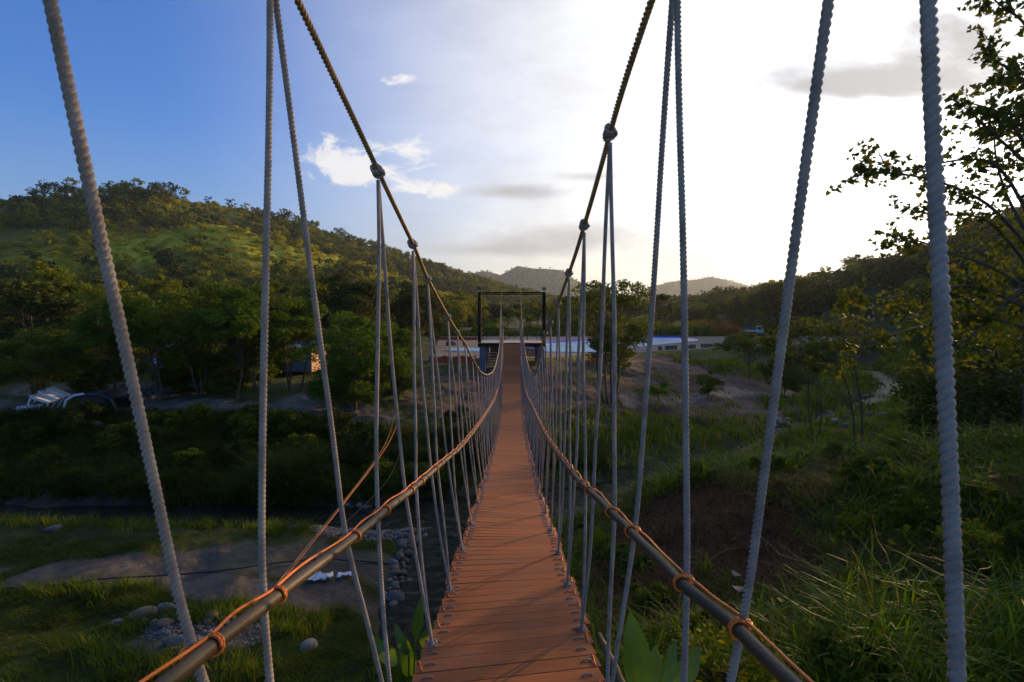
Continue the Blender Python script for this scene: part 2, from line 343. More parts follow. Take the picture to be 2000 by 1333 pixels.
def segd(x, y, pts):
    """distance to polyline minus interpolated width, plus the interpolated 4th value if any"""
    best = np.full(np.shape(x), 1e9); val = np.zeros(np.shape(x))
    for a_, b_ in zip(pts[:-1], pts[1:]):
        dx, dy = b_[0] - a_[0], b_[1] - a_[1]
        t_ = np.clip(((x - a_[0]) * dx + (y - a_[1]) * dy) / (dx * dx + dy * dy), 0, 1)
        dd = np.hypot(x - a_[0] - t_ * dx, y - a_[1] - t_ * dy) - (a_[2] + t_ * (b_[2] - a_[2])) * (1 if len(a_) == 3 else 0)
        vv_ = a_[-1] + t_ * (b_[-1] - a_[-1]); k = dd < best; best = np.where(k, dd, best); val = np.where(k, vv_, val)
    return best, val
def crest(lst, th):
    out = []
    for px, py, D, R in lst: out.append(((px - 1000) / 1000 * D, D, R, E + (622 - py) / 1000 * D - th - 3.2))
    return np.array(out)
R_LEFT = crest([(-1400, 350, 150, 130), (-700, 340, 190, 150), (-300, 345, 230, 170), (0, 362, 255, 185), (150, 352, 262, 190), (300, 355, 270, 190), (420, 385, 290, 190), (520, 408, 320, 195), (600, 432, 345, 200), (700, 460, 390, 210), (800, 496, 440, 220), (900, 538, 500, 220), (1000, 565, 560, 200), (1100, 588, 600, 180)], 6)
R_SPUR = crest([(250, 470, 190, 75), (380, 445, 200, 75), (470, 448, 205, 75), (560, 474, 215, 75), (640, 500, 225, 75), (720, 530, 240, 75), (820, 565, 260, 70)], 0)
R_RIGHT = crest([(1380, 600, 300, 100), (1480, 578, 260, 90), (1560, 556, 235, 95), (1640, 550, 215, 100), (1700, 533, 190, 100), (1760, 518, 172, 100), (1850, 490, 152, 95), (1950, 455, 135, 90), (2000, 437, 128, 88), (2200, 370, 110, 75), (2500, 320, 95, 62), (3200, 300, 75, 50)], 4)
R_MTA = crest([(700, 600, 1500, 500), (860, 560, 1450, 500), (912, 529, 1450, 420), (945, 523, 1450, 400), (978, 533, 1450, 400), (1010, 514, 1450, 400), (1055, 519, 1450, 400), (1098, 521, 1450, 400), (1122, 540, 1450, 380), (1180, 565, 1450, 400), (1280, 592, 1450, 400)], 8)
R_MTB = crest([(1180, 590, 1900, 600), (1270, 556, 1900, 500), (1300, 547, 1900, 500), (1345, 541, 1900, 500), (1390, 536, 1900, 500), (1430, 545, 1900, 500), (1470, 556, 1900, 400), (1500, 546, 1900, 500), (1530, 549, 1900, 500), (1620, 566, 1900, 600), (1800, 560, 1900, 600), (2300, 520, 1900, 600)], 8)
R_LOW = crest([(1050, 600, 420, 110), (1250, 592, 420, 110), (1400, 590, 400, 110), (1500, 592, 360, 100), (1600, 596, 340, 90)], 6)
def ridge(x, y, pts, pw):
    d_, h_ = segd(x, y, pts[:, [0, 1, 3]][:, [0, 1, 2, 2]])
    _, R_ = segd(x, y, pts[:, [0, 1, 2]][:, [0, 1, 2, 2]])
    t_ = np.clip(d_ / R_, 0, 1)
    return np.maximum(h_, 0) * (1 - t_) ** pw
def plaza_d(x, y):
    """>0 inside the plaza"""
    dr = ((y - 42) * 23 - (x - 2) * 16) / math.hypot(23, 16)
    return np.minimum(np.minimum(dr, y - 42), np.minimum(96 - y, x + 7 + (y - 42) * .13))
def height(x, y, detail=True):
    x = np.asarray(x, float); y = np.asarray(y, float); sh = x.shape; x = x.ravel(); y = y.ravel()
    z = np.empty_like(x)
    for i in range(0, len(x), 40000):
        xx, yy_ = x[i:i + 40000], y[i:i + 40000]
        r2 = (xx[:, None] - CP[None, :, 0]) ** 2 + (yy_[:, None] - CP[None, :, 1]) ** 2
        z[i:i + 40000] = tps(r2) @ _w[:n_] + _w[n_] + _w[n_ + 1] * xx + _w[n_ + 2] * yy_
    z = np.clip(z, -.5, 12)
    r = np.hypot(x, y); k = np.clip((r - 80) / 60, 0, 1); z = z * (1 - k) + 3.2 * k
    rd = np.minimum(segd(x, y, RIV)[0], segd(x, y, RIV2)[0])
    rd = rd + (fbm(x * .6, y * .6, 3) - .45) * 1.3
    pd = plaza_d(x, y); off = 1 - sstep(pd, -3, -.5)
    if detail: z = z + off * ((fbm(x * .35, y * .35, 4) - .47) * .9 * sstep(rd, .0, 4) + (fbm(x * 2.2, y * 2.2, 3) - .44) * .18)
    z = np.where(rd < 3.5, -.35 + (np.maximum(z, .25) + .35) * sstep(rd, -.9, 1.0), np.maximum(z, .2))
    k = sstep(pd, -2.2, -.2); z = z * (1 - k) + 3.2 * k
    hl = ridge(x, y, R_LEFT, 1.55); hs = ridge(x, y, R_SPUR, 1.2); hr = ridge(x, y, R_RIGHT, 1.25)
    hm = np.maximum(np.maximum(ridge(x, y, R_MTA, 1.0), ridge(x, y, R_MTB, 1.0)), ridge(x, y, R_LOW, 1.0))
    hh = np.maximum(np.maximum(hl, hs), np.maximum(hr, hm))
    q = np.clip(hh / 25, 0, 1)
    hh = hh + q * ((fbm(x * .02, y * .02, 4) - .47) * 9 + (fbm(x * .08, y * .08, 3) - .45) * 3)
    dn = np.clip(1 - pd / -12, 0, 1) if False else 0
    return (z + hh * sstep(-pd, 0, 14)).reshape(sh)
nr, na = 520, 900
rr = np.concatenate([np.linspace(.5, 60, 300)[:-1], np.exp(np.linspace(math.log(60), math.log(3200), nr - 299))])
aa = np.radians(np.concatenate([np.linspace(-110, -52, 120)[:-1], np.linspace(-52, 52, na - 238), np.linspace(52, 110, 120)[1:]])); na = len(aa)
GX = rr[:, None] * np.sin(aa)[None, :]; GY = rr[:, None] * np.cos(aa)[None, :]
GZ = height(GX, GY)
x, y, z = GX.ravel(), GY.ravel(), GZ.ravel()
def mixc(a_, b_, k): return a_ * (1 - k[:, None]) + np.array(b_)[None, :] * k[:, None]
n1_, n2_, n3_ = fbm(x * .25, y * .25, 4), fbm(x * .9 + 40, y * .9, 4), fbm(x * .03 + 9, y * .03, 4)
col = np.tile(np.array([.042, .052, .018]), (len(x), 1))
col = mixc(col, (.085, .085, .018), sstep(n1_, .45, .6) * .6)
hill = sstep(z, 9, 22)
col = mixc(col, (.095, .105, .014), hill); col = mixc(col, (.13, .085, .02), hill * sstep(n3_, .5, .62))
spd, _ = segd(x, y, R_SPUR[:, [0, 1, 3]][:, [0, 1, 2, 2]])
grassy = hill * (1 - sstep(spd + (n1_ - .5) * 20, 14, 40)) * (x < 0)
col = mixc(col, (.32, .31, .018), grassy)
def blobw(cx, cy, rx, ry, nn=n2_, k=1.4): return 1 - sstep(np.sqrt(((x - cx) / rx) ** 2 + ((y - cy) / ry) ** 2) + (nn - .47) * k, .75, 1.1)
soil = blobw(8, 36, 13, 8); soil = np.maximum(soil, blobw(16, 42, 11, 7)); soil = np.maximum(soil, blobw(0, 33, 7, 7)); soil = np.maximum(soil, .8 * blobw(3, 12.6, 3, 1.6))
col = mixc(col, (.135, .085, .055), soil)
earth = np.maximum(blobw(3.5, 9.9, 2.0, 2.2), .8 * blobw(10, 12.6, 2.6, .8)); col = mixc(col, (.10, .050, .024), earth)
track = 1 - sstep(np.abs((y - 33.5) - (x - 8) * .62) + (n2_ - .47) * 1.4, .3, 1.0); track *= (x > 7) * (x < 24)
col = mixc(col, (.34, .24, .16), track * .9)
def sandmask(x, y, nn):
    B = lambda *a: blobw2(x, y, nn, *a)
    return np.maximum.reduce([B(-9.6, 12.3, 3.2, 1.2), B(-5.5, 11.4, 3.0, .8), B(-5.6, 9.2, 1.3, .7), B(-4.1, 15.5, 1.8, .9), B(-5, 13, 4, 1.0) * .7])
def blobw2(x, y, nn, cx, cy, rx, ry): return 1 - sstep(np.sqrt(((x - cx) / rx) ** 2 + ((y - cy) / ry) ** 2) + (nn - .47) * 1.4, .75, 1.1)
sand = sandmask(x, y, n2_)
# = np.maximum(sand, blobw(-5.5, 11.4, 3.0, .8)); sand = np.maximum(sand, blobw(-5.6, 9.2, 1.3, .7)); sand = np.maximum(sand, blobw(-4.1, 15.5, 1.8, .9)); sand = np.maximum(sand, blobw(-5, 13, 4, 1.0) * .7)
col = mixc(col, (.105, .086, .068), sand)
grav = blobw(-9.5, 26, 3.2, 2.4); grav = np.maximum(grav, (1 - sstep(np.abs(y - 26.3 - np.sin(x * .2) * .5) + (n2_ - .47), .5, 1.2)) * (x < -6)); grav = np.maximum(grav, blobw(-25, 30, 4, 2) * .8)
col = mixc(col, (.14, .125, .11), grav * .85)
rd = np.minimum(segd(x, y, RIV)[0], segd(x, y, RIV2)[0])
col = mixc(col, (.07, .055, .04), (1 - sstep(rd, -.2, .8)))
far = sstep(np.hypot(x, y), 500, 900); col = mixc(col, (.055, .075, .03), far)
i = np.arange(nr - 1)[:, None] * na; j = np.arange(na - 1)[None, :]
F = np.stack([i + j, i + j + 1, i + na + j + 1, i + na + j], -1).reshape(-1, 4)[:, ::-1]
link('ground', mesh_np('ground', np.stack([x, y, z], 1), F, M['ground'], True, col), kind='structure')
# stream sheet follows the river course
def ribbon(pts, z_, extra):
    P2 = smoothpath(np.c_[pts[:, :2], pts[:, 2]], 2); T_ = np.gradient(P2[:, :2], axis=0); T_ /= np.linalg.norm(T_, axis=1)[:, None]
    Nn = np.c_[-T_[:, 1], T_[:, 0]]; cs = np.linspace(-1, 1, 9)
    V = np.array([[*(p[:2] + n__ * c__ * (p[2] + extra)), z_] for p, n__ in zip(P2, Nn) for c__ in cs])
    i = np.arange(len(P2) - 1)[:, None] * 9; j = np.arange(8)[None, :]
    return V, np.stack([i + j, i + j + 1, i + 9 + j + 1, i + 9 + j], -1).reshape(-1, 4)
mb = MB(); mb.add(*ribbon(RIV, 0.0, 3.2)); mb.obj('stream', M['water']).__setitem__('kind', 'structure')
mb = MB(); mb.add(*ribbon(RIV2, 0.006, 1.6)); mb.obj('stream_pool', M['water']).__setitem__('kind', 'structure')
# ------------------------------------------------------------ plaza and pool
def poly_prism(pts, z0, z1):
    n__ = len(pts); import bmesh
    bm = bmesh.new(); vs_ = [bm.verts.new((p[0], p[1], z1)) for p in pts]; bm.faces.new(vs_)
    r_ = bmesh.ops.extrude_face_region(bm, geom=bm.faces[:]); bmesh.ops.translate(bm, vec=(0, 0, z0 - z1), verts=[v_ for v_ in r_['geom'] if isinstance(v_, bmesh.types.BMVert)])
    bmesh.ops.recalc_face_normals(bm, faces=bm.faces[:]); me = bpy.data.meshes.new('p'); bm.to_mesh(me); bm.free(); me.polygons.foreach_set('use_smooth', [False] * len(me.polygons)); return me
me = poly_prism([(-6.6, 42.4), (2, 42.4), (25, 58.3), (50, 75.7), (58, 95), (-13.5, 95)], 3.0, 3.27); me.materials.append(M['conc'])
link('plaza', me, kind='structure')
pool = thing('swimming_pool', (10, 64, 3.27), 'long light blue swimming pool edged in dark blue, sunk in the pale plaza', 'swimming pool')
def oval(cx, cy, rx, ry, n=40, wob=.12): return [(cx + rx * math.cos(q) * (1 + wob * math.sin(2 * q + .6)), cy + ry * math.sin(q) * (1 + wob * math.cos(3 * q))) for q in [i_ * 2 * math.pi / n for i_ in range(n)]]
pw_ = [(-6.5, -13.5), (-2, -14.5), (1.2, -11), (4.5, -5), (9, 1), (15, 8), (19, 15), (17.5, 20.5), (12, 21), (7.5, 16), (3, 9.5), (-1.5, 4), (-5, -1), (-8, -7)]
rim_ = [(-6.6, -13.7), (-2, -14.7), (1.3, -11.2), (4.6, -5.1), (9.1, .9), (15.1, 7.9), (19.3, 15), (18.6, 22.0), (11.6, 23.2), (6.0, 18.0), (1.6, 11.6), (-3.0, 6.1), (-6.6, .9), (-9.2, -6.6)]
sm2 = lambda q: [(a_, b_) for a_, b_, _ in smoothpath(np.array([(x_, y_, 0) for x_, y_ in q + q[:1]]), 2)[:-1]]
me = poly_prism(sm2(rim_), -.1, .05); me.materials.append(M['blue']); link('pool_edge', me, pool)
me = poly_prism(sm2(pw_), -.05, .058); me.materials.append(M['pool']); link('pool_water', me, pool)
fw = smoothpath(np.array([(-9.3, -6.8, 0), (-6.8, .9, 0), (-3.2, 6.1, 0), (1.4, 11.7, 0), (5.8, 18.2, 0), (11.5, 23.5, 0), (18.9, 22.2, 0)]), 3); m_ = MB(); V = []
for a_ in fw: V += [(a_[0], a_[1], .0), (a_[0], a_[1], .34), (a_[0] - .22, a_[1] + .22, .34), (a_[0] - .22, a_[1] + .22, .0)]
m_.add(V, [[4 * i_ + j_, 4 * i_ + j_ + 1, 4 * i_ + j_ + 5, 4 * i_ + j_ + 4] for i_ in range(len(fw) - 1) for j_ in range(3)]); o = m_.obj('tiled_wall', M['blue'], pool)
pool2 = thing('small_pool', (-4.4, 53, 3.27), 'small round paddling pool with pale rim left of the far gate', 'pool')
me = poly_prism(oval(0, 0, 2.3, 2.6, 30, 0), -.1, .12); me.materials.append(M['white']); link('pool_rim', me, pool2)
me = poly_prism(oval(0, 0, 2.1, 2.4, 30, 0), -.05, .128); me.materials.append(M['pool']); link('pool_water', me, pool2)

# ------------------------------------------------------------ the rope bridge
dk = spline([-3, 0, 2, 3.39, 4.4, 5.5, 6.7, 8, 9.2, 10.4, 11.7, 13.1, 18, 22, 27, 31, 34, 36, 37.05],
            [1.55, 1.80, 2.06, 2.23, 2.40, 2.55, 2.77, 2.97, 3.12, 3.31, 3.49, 3.67, 4.2, 4.5, 4.45, 4.08, 3.25, 2.3, 1.80])
roll = spline([-3, 4, 9, 14, 20, 40], [.0, .015, -.085, -.06, 0, 0])        # height gained by the right edge
skew = spline([-3, 3, 5, 9, 14, 20, 40], [.20, .17, .10, -.13, -.08, 0, 0])      # how much farther the right end lies
def deckz(X, Y): return E - dk(Y) + roll(Y) * X / .6 * .5
cab_h = spline([-2.5, 0, .8, 1.75, 2.9, 3.8, 4.6, 5.8, 6.8, 7.7, 8.9, 11, 14.7, 18.5, 24, 28, 31, 34, 37.1],
               [2.9, 1.95, 1.58, 1.24, .82, .545, .355, .02, -.18, -.39, -.70, -1.16, -1.61, -1.83, -1.62, -1.12, -.42, .60, 1.93])
cxl = spline([-2.5, 0, .8, 1.75, 2.9, 3.8, 4.6, 5.8, 6.8, 7.7, 8.9, 14.7, 24, 30, 37.1], [-.9, -.87, -.85, -.80, -.748, -.73, -.755, -.725, -.727, -.708, -.69, -.655, -.64, -.70, -.78])
cxr = spline([-2.5, 0, .8, 1.7, 2.55, 3.5, 4.45, 5.3, 6, 6.7, 9, 14.7, 24, 30, 37.1], [.66, .64, .62, .53, .49, .49, .494, .477, .46, .45, .48, .605, .62, .62, .63])
rl_d = spline([-2, .5, 1.15, 1.5, 2.15, 2.53, 3.2, 4.2, 6.5, 13, 18, 24, 30, 34, 37.1], [.55, .68, .77, .84, .94, .98, 1.10, 1.25, 1.61, 2.31, 2.78, 3.07, 2.75, 1.95, .75])
rr_d = spline([-2, .5, 1.3, 1.63, 2.3, 2.6, 3.7, 6.9, 15, 18, 24, 30, 34, 37.1], [.52, .68, .82, .85, .96, .99, 1.18, 1.64, 2.46, 2.78, 3.07, 2.75, 1.95, .75])
rxl = spline([-2, 1.15, 1.5, 2.15, 2.53, 3.2, 4.2, 6.5, 13, 24, 37.1], [-.70, -.71, -.715, -.68, -.652, -.65, -.635, -.62, -.585, -.60, -.62])
rxr = spline([-2, 1.3, 1.63, 2.3, 2.6, 3.7, 6.9, 15, 24, 37.1], [.62, .60, .54, .53, .50, .482, .485, .53, .57, .60])
bridge = thing('suspension_bridge', (0, 18, E - 4.2), 'sagging rope suspension footbridge with red brown plank deck and grey hanger ropes crossing the stream', 'rope bridge')
def part(o, parent): o.parent = parent; o.location = -Vector(parent.location); return o
# deck of boards
mb = MB(); st = []; ol = []
ys = np.linspace(-1.6, 37.0, 4000); L = np.concatenate([[0], np.cumsum(np.hypot(np.diff(ys), np.diff(dk(ys))))])
pitch = .150; nb = int(L[-1] / pitch); yc = np.interp((np.arange(nb) + .5) * pitch, L, ys)
for k, Y in enumerate(yc):
    sl_ = -(dk(Y + .05) - dk(Y - .05)) / .1; th = math.atan(sl_); sk = math.atan(skew(Y) / 1.2) + random.uniform(-.0015, .0015); ro = math.atan(roll(Y) / 1.2) + random.uniform(-.003, .003)
    Rm = Matrix.Rotation(sk, 3, 'Z') @ Matrix.Rotation(th, 3, 'X') @ Matrix.Rotation(-ro, 3, 'Y')
    xo = -.018 + random.uniform(-.006, .006) + (.012 if (k // 7) % 2 else -.012)
    z0 = E - dk(Y) - .014
    seam = .004 if k % 7 == 3 else 0
    mb.cham((xo, Y, z0), (.585, .0728 - seam, .014), .0022, Rm)
    if Y < 26:
        for sd_ in (-1, 1):
            # grey rope loop over each board end
            c0 = Rm @ Vector((sd_ * (.50 + random.uniform(-.01, .01)), random.uniform(-.008, .008), .014)); c0 = Vector((xo, Y, z0)) + c0; ax = Rm @ Vector((1, 0, 0)); up = Rm @ Vector((0, 0, 1))
            q = np.linspace(0, math.pi, 8 if Y < 9 else 5); hw = .034
            st.append((c0, MB().tube([tuple(c0 - ax * hw * math.cos(a_) + up * (.012 * math.sin(a_) - .002)) for a_ in q], .0065, 8 if Y < 6 else 5, 3 if Y < 6 else 0, .04)))
            if k % 2 == (0 if sd_ < 0 else 1):
                c1_ = Vector((xo, Y, z0)) + Rm @ Vector((sd_ * .555, .0, .014)); fy = Rm @ Vector((sd_ * .012, .0, 0)); f2 = Rm @ Vector((0, 1, 0))
                pts = [c1_ + fy * a_ + f2 * (.066 * a_) + up * (.010 * (1 - a_ * a_) - .001) for a_ in np.linspace(-1, 1, 7)]
                ol.append((c1_, MB().tube([tuple(p_) for p_ in pts], .0058, 8 if Y < 6 else 5, 3 if Y < 6 else 0, .03)))
deck = part(mb.obj('deck', M['deck']), bridge)
def sub(o, parent): o.parent = parent; o.location = (0, 0, 0); return o
for nm, lst, mt_ in (('rope_stitch', st, 'rope'), ('orange_lashing', ol, 'orange')):
    lst.sort(key=lambda q: q[0][1]); vis = [q for q in lst if q[0][1] > 1.5]; bk = [q for q in lst if q[0][1] <= 1.5]
    for c_, m_ in vis[:99]: sub(m_.obj(nm, M[mt_], smooth=True), deck)
    r_ = MB(); r_.V = []; 
    for c_, m_ in bk + vis[99:]: r_.add(np.concatenate(m_.V), np.concatenate(m_.F))
    sub(r_.obj(nm, M[mt_], smooth=True), deck)['kind'] = 'stuff'
# edge ropes that carry the boards
for sd_ in (-1, 1):
    yv = np.linspace(-1.6, 37.0, 160)
    e = MB().tube([(sd_ * .545 - .018, Y, float(deckz(sd_ * .55, Y)) - .045) for Y in yv], .016, 8)
    part(e.obj('edge_rope', M['rope'], smooth=True), bridge)
# main cables
for nm, cx_, ph in (('l', cxl, 0), ('r', cxr, 2)):
    yv = np.linspace(-2.4, 37.1, 600); P = np.c_[cx_(yv), yv, E + cab_h(yv)]
    a_ = P[P[:, 1] < 9]; b_ = P[P[:, 1] >= a_[-1, 1]]
    cm = MB().tube(resample(a_, .006), .0150, 18, 3, .066, ph, cap=False).tube(resample(b_, .014), .0150, 9, 3, .10, ph, cap=False)
    part(cm.obj('main_cable', M['cable'], smooth=True), bridge)
# hand rails: hose, with the orange cord wound from hanger to hanger
KL = [.75, 1.75, 2.9, 3.8, 4.6, 5.8, 6.8, 7.7, 8.9]; AL = [1.35, 2.35, 3.39, 4.4, 5.5, 6.7, 8.0, 9.2]
KR = [.85, 1.7, 2.6, 3.5, 4.45, 5.3, 6.1, 6.9, 8.0, 9.1]; AR = [1.6, 2.6, 3.58, 4.5, 5.4, 6.45, 7.55, 8.65]
while KL[-1] < 35.0: KL.append(KL[-1] + 1.12)
while KR[-1] < 35.0: KR.append(KR[-1] + 1.12)
AL = [.55] + AL; AR = [.62] + AR
def mids(K, A):
    A = list(A)
    while len(A) < len(K) + 1:
        i_ = len(A) - 1; nx = (K[i_] + K[i_ + 1]) / 2 if i_ + 1 < len(K) else K[-1] + .56
        A.append(max(nx, A[-1] + .8))
    return A
AL, AR = mids(KL, AL), mids(KR, AR)
hs = random.Random(3)
def fuzz(mb, P, r, n):
    '''loose fibres standing off the rope'''
    P = resample(P, .05); g = np.random.default_rng(int(P[0, 1] * 1000)); i_ = g.integers(0, len(P) - 1, n); f_ = g.random(n)[:, None]
    c = P[i_] * (1 - f_) + P[i_ + 1] * f_; a = g.uniform(0, 6.28, n); d_ = np.stack([np.cos(a), np.sin(a), g.normal(0, .8, n)], 1); d_ /= np.linalg.norm(d_, axis=1)[:, None]
    rad = np.stack([np.cos(a), np.sin(a), 0 * a], 1) * r * .9; L_ = g.uniform(.003, .010, n)[:, None]; w_ = np.array([0, 0, .00035])
    V = np.stack([c + rad - w_, c + rad + w_, c + rad + d_ * L_ + w_ * .4, c + rad + d_ * L_ - w_ * .4], 1).reshape(-1, 3); mb.add(V, np.arange(4 * n).reshape(n, 4))
def strand_path(K, A, side, cx_, rx_, rd_, ax_):
    k = np.array([float(cx_(K)), K, E + float(cab_h(K)) - .05])
    a = np.array([ax_, A, float(deckz(ax_, A)) + .02])
    # where the strand meets the rail
    fz = 0.0; Y = K
    for _ in range(12):
        zr = E - float(rd_(Y)); fz = (k[2] - zr) / (k[2] - a[2]); Y = k[1] + (a[1] - k[1]) * fz
    r = np.array([float(rx_(Y)) + side * .033, Y, zr])
    bow = hs.uniform(-.04, .055) * (1 if K < 9 else .6)
    m1 = k + (r - k) * .5 + np.array([side * bow * .5, bow, 0]); m2 = r + (a - r) * .5 + np.array([side * hs.uniform(-.01, .02), hs.uniform(-.03, .02), 0])
    m0 = k + (r - k) * .22 + np.array([hs.uniform(-.006, .006), hs.uniform(-.01, .01), 0]); m3 = k + (r - k) * .8 + np.array([hs.uniform(-.008, .008), hs.uniform(-.01, .01), 0])
    P = smoothpath([k, m0, m1, m3, r, m2, a], 3)
    return P, r
def knot_mesh(c, axis, near):
    ax = Vector(axis).normalized(); u_ = ax.cross(Vector((0, 0, 1))).normalized(); v_ = ax.cross(u_).normalized()
    pts = []; R_ = .0150 + .0085; n_t = 2.6 if near else 1.6
    q = np.linspace(0, 1, 64 if near else 24)
    for a_ in q:                                     # wraps round the cable
        th = a_ * n_t * 2 * math.pi + 1.2; off = (a_ - .5) * .085 + .006 * math.sin(th * 1.3)
        rr_ = R_ + .004 * math.sin(th * .7)
        pts.append(c + ax * off + u_ * rr_ * math.cos(th) + v_ * rr_ * math.sin(th))
    k = MB().tube([tuple(p_) for p_ in smoothpath(pts, 1)] if near else [tuple(p_) for p_ in pts], .0098, 12 if near else 6, 3 if near else 0, .055)
    pts = []                                         # the crossing turn in front and the hanging bight
    for a_ in np.linspace(0, 1, 30 if near else 12):
        th = a_ * 2 * math.pi
        pts.append(c + ax * (.042 * math.cos(th)) + v_ * (-.012 - .018 * math.sin(2 * th) * .4) + u_ * ((R_ + .006) * math.sin(th)) + Vector((0, 0, -.018)))
    k.tube([tuple(p_) for p_ in pts], .0098, 12 if near else 6, 3 if near else 0, .055)
    return k
def anchor_mesh(c, near):
    k = MB(); pts = []
    for a_ in np.linspace(0, 2 * math.pi, 60 if near else 20):
        pts.append((c[0] + .0115 * (math.sin(a_) + 2 * math.sin(2 * a_)) * .9, c[1] + .0115 * (math.cos(a_) - 2 * math.cos(2 * a_)) * .9, c[2] + .012 - .012 * math.sin(3 * a_)))
    k.tube(pts, .0095, 10 if near else 5, 3 if near else 0, .06); 
    return k
for side, K_, A_, cx_, rx_, rd_, ax_ in ((-1, KL, AL, cxl, rxl, rl_d, -.545), (1, KR, AR, cxr, rxr, rr_d, .497)):
    ties = []
    for i_, K in enumerate(K_):
        near = K < 9.5
        mb = MB()
        for A in (A_[i_], A_[i_ + 1]):
            P, r = strand_path(K, A, side, cx_, rx_, rd_, ax_); ties.append((r[1], r))
            if K < 5: mb.tube(resample(P, .0040), .0117 * (1 + .03 * np.sin(np.arange(len(resample(P, .0040))) * .021 + K)), 18, 3, .046, hs.uniform(0, 6)); fuzz(mb, P, .0117, 160 if K < 2 else 100)
            elif K < 11: mb.tube(resample(P, .009), .0112, 9, 3, .052, hs.uniform(0, 6))
            else: mb.tube(resample(P, .12 if K > 16 else .03), .0125, 6, 0)
        o = part(mb.obj('hanger_rope', M['rope'], smooth=True), bridge)
        c = Vector((float(cx_(K)), K, E + float(cab_h(K))))
        ax = Vector((float(cx_(K + .05) - cx_(K - .05)), .1, float(cab_h(K + .05) - cab_h(K - .05))))
        sub(knot_mesh(c, ax, near).obj('knot', M['rope'], smooth=True), o)
    for A in A_[1:]:
        if A < 30: part(anchor_mesh((ax_, A, float(deckz(ax_, A)) + .012), A < 7).obj('anchor_knot', M['rope'], smooth=True), bridge)
    yv = np.linspace(-1.8, 37.1, 700); P = np.c_[rx_(yv), yv, E - rd_(yv)]
    rail = part(MB().tube(resample(P, .06), .0190, 16).obj('hand_rail', M['pipe'], smooth=True), bridge)
    ties.sort(key=lambda q: q[0]); oc = MB(); prev = None
    for Yt, r in ties:
        near = Yt < 9; Yc = Yt + (.035 if side < 0 else -.035)
        c = np.array([float(rx_(Yc)), Yc, E - float(rd_(Yc))]); T = np.array([0, .1, -float(rd_(Yc + .05) - rd_(Yc - .05))]); T /= np.linalg.norm(T)
        U = np.array([1., 0, 0]); Vv = np.cross(U, T)
        q = np.linspace(0, 1, 46 if near else 10)
        oc.tube([tuple(c + T * (a_ - .5) * .015 + (U * math.cos(a_ * (3.0 if near else 2) * math.pi) + Vv * math.sin(a_ * (3.0 if near else 2) * math.pi)) * .0238) for a_ in q], .0048 if near else .009, 10 if near else 5, 3 if near else 0, .036)
        rc = np.array(r)                              # turn round the hanger itself
        oc.tube([tuple(rc + np.array([math.cos(a_) * .018, math.sin(a_) * .018, .004 * math.sin(a_)])) for a_ in np.linspace(0, 2 * math.pi, 16 if near else 6)], .0055, 8 if near else 4)
        cur = c
        if prev is not None:
            n__ = 14; seg = []
            for a_ in np.linspace(0, 1, n__):
                Yq = prev[1] + (cur[1] - prev[1]) * a_; base_ = np.array([float(rx_(Yq)), Yq, E - float(rd_(Yq))])
                lift = .021 + .003 * math.sin(math.pi * a_); sd2 = side * (.015 + .004 * math.sin(math.pi * a_))
                seg.append(tuple(base_ + np.array([sd2 + .006 * math.sin(a_ * 7 + Yt), 0, lift])))
            if Yt < 9: oc.tube(resample(seg, .006), .0052, 9, 3, .032)
            else: oc.tube(seg, .006, 5)
        prev = cur
    sub(oc.obj('orange_cord', M['orange'], smooth=True), rail)

# ------------------------------------------------------------ far gate with its platform
PZ = E - 1.78; Y0 = 37.1
gate = thing('bridge_gate', (0, 39, 3.2), 'black steel gate frame on a raised timber platform at the far end of the bridge', 'bridge gate')
def gp(mb, nm, mt, sm=False): return part(mb.obj(nm, M[mt], smooth=sm), gate)
for sx in (-2.36, 2.32):
    b_ = MB()                                          # I section
    b_.box((sx, Y0 + .15, (PZ + 8.42) / 2), (.10, .010, (8.42 - PZ) / 2)).box((sx - .106, Y0 + .15, (PZ + 8.42) / 2), (.008, .10, (8.42 - PZ) / 2)).box((sx + .106, Y0 + .15, (PZ + 8.42) / 2), (.008, .10, (8.42 - PZ) / 2))
    p_ = gp(b_, 'post', 'steel')
    l_ = MB().box((sx, Y0 + .15, 8.53), (.015, .015, .10)).box((sx, Y0 + .10, 8.74), (.13, .05, .10)); 
    lo = l_.obj('flood_lamp', M['steel']); lo.parent = p_
    g_ = MB().box((sx, Y0 + .044, 8.74), (.10, .004, .07)).obj('lamp_glass', M['glass']); g_.parent = p_
gp(MB().box((-.02, Y0 + .15, 8.50 - .06), (2.46, .085, .055)).box((-.02, Y0 + .15, 8.37 - .05), (2.46, .02, .03)), 'beam', 'steel')
b_ = MB()
for k in range(27): b_.box((-.02, Y0 + .11 + k * .15, PZ - .02), (2.44, .071, .018))
gp(b_, 'platform_boards', 'boards')
gp(MB().box((-.02, Y0 - .01, PZ - .17), (2.46, .04, .125)).box((-.02, Y0 + 4.1, PZ - .17), (2.46, .04, .125)).box((-2.44, Y0 + 2.05, PZ - .17), (.04, 1.99, .125)).box((2.40, Y0 + 2.05, PZ - .17), (.04, 1.99, .125)), 'fascia_frame', 'steel')
for sx, sy in ((-2.15, .3), (2.12, .3), (-2.0, 3.8), (2.05, 3.8)):
    gp(MB().cham((sx, Y0 + sy, 3.5), (.22, .22, .95 + .22), .02), 'pillar', 'pillar')
rb = MB()
for sx in (-2.3, -2.05, 2.0, 2.27): rb.tube([(sx, Y0 + (3.95 if abs(sx) > 2.1 else 3.95), PZ), (sx, Y0 + 3.95, PZ + 1.0)], .025, 6)
for zz in (.55, .98): rb.tube([(-2.3, Y0 + 3.95, PZ + zz), (2.27, Y0 + 3.95, PZ + zz)], .02, 6)
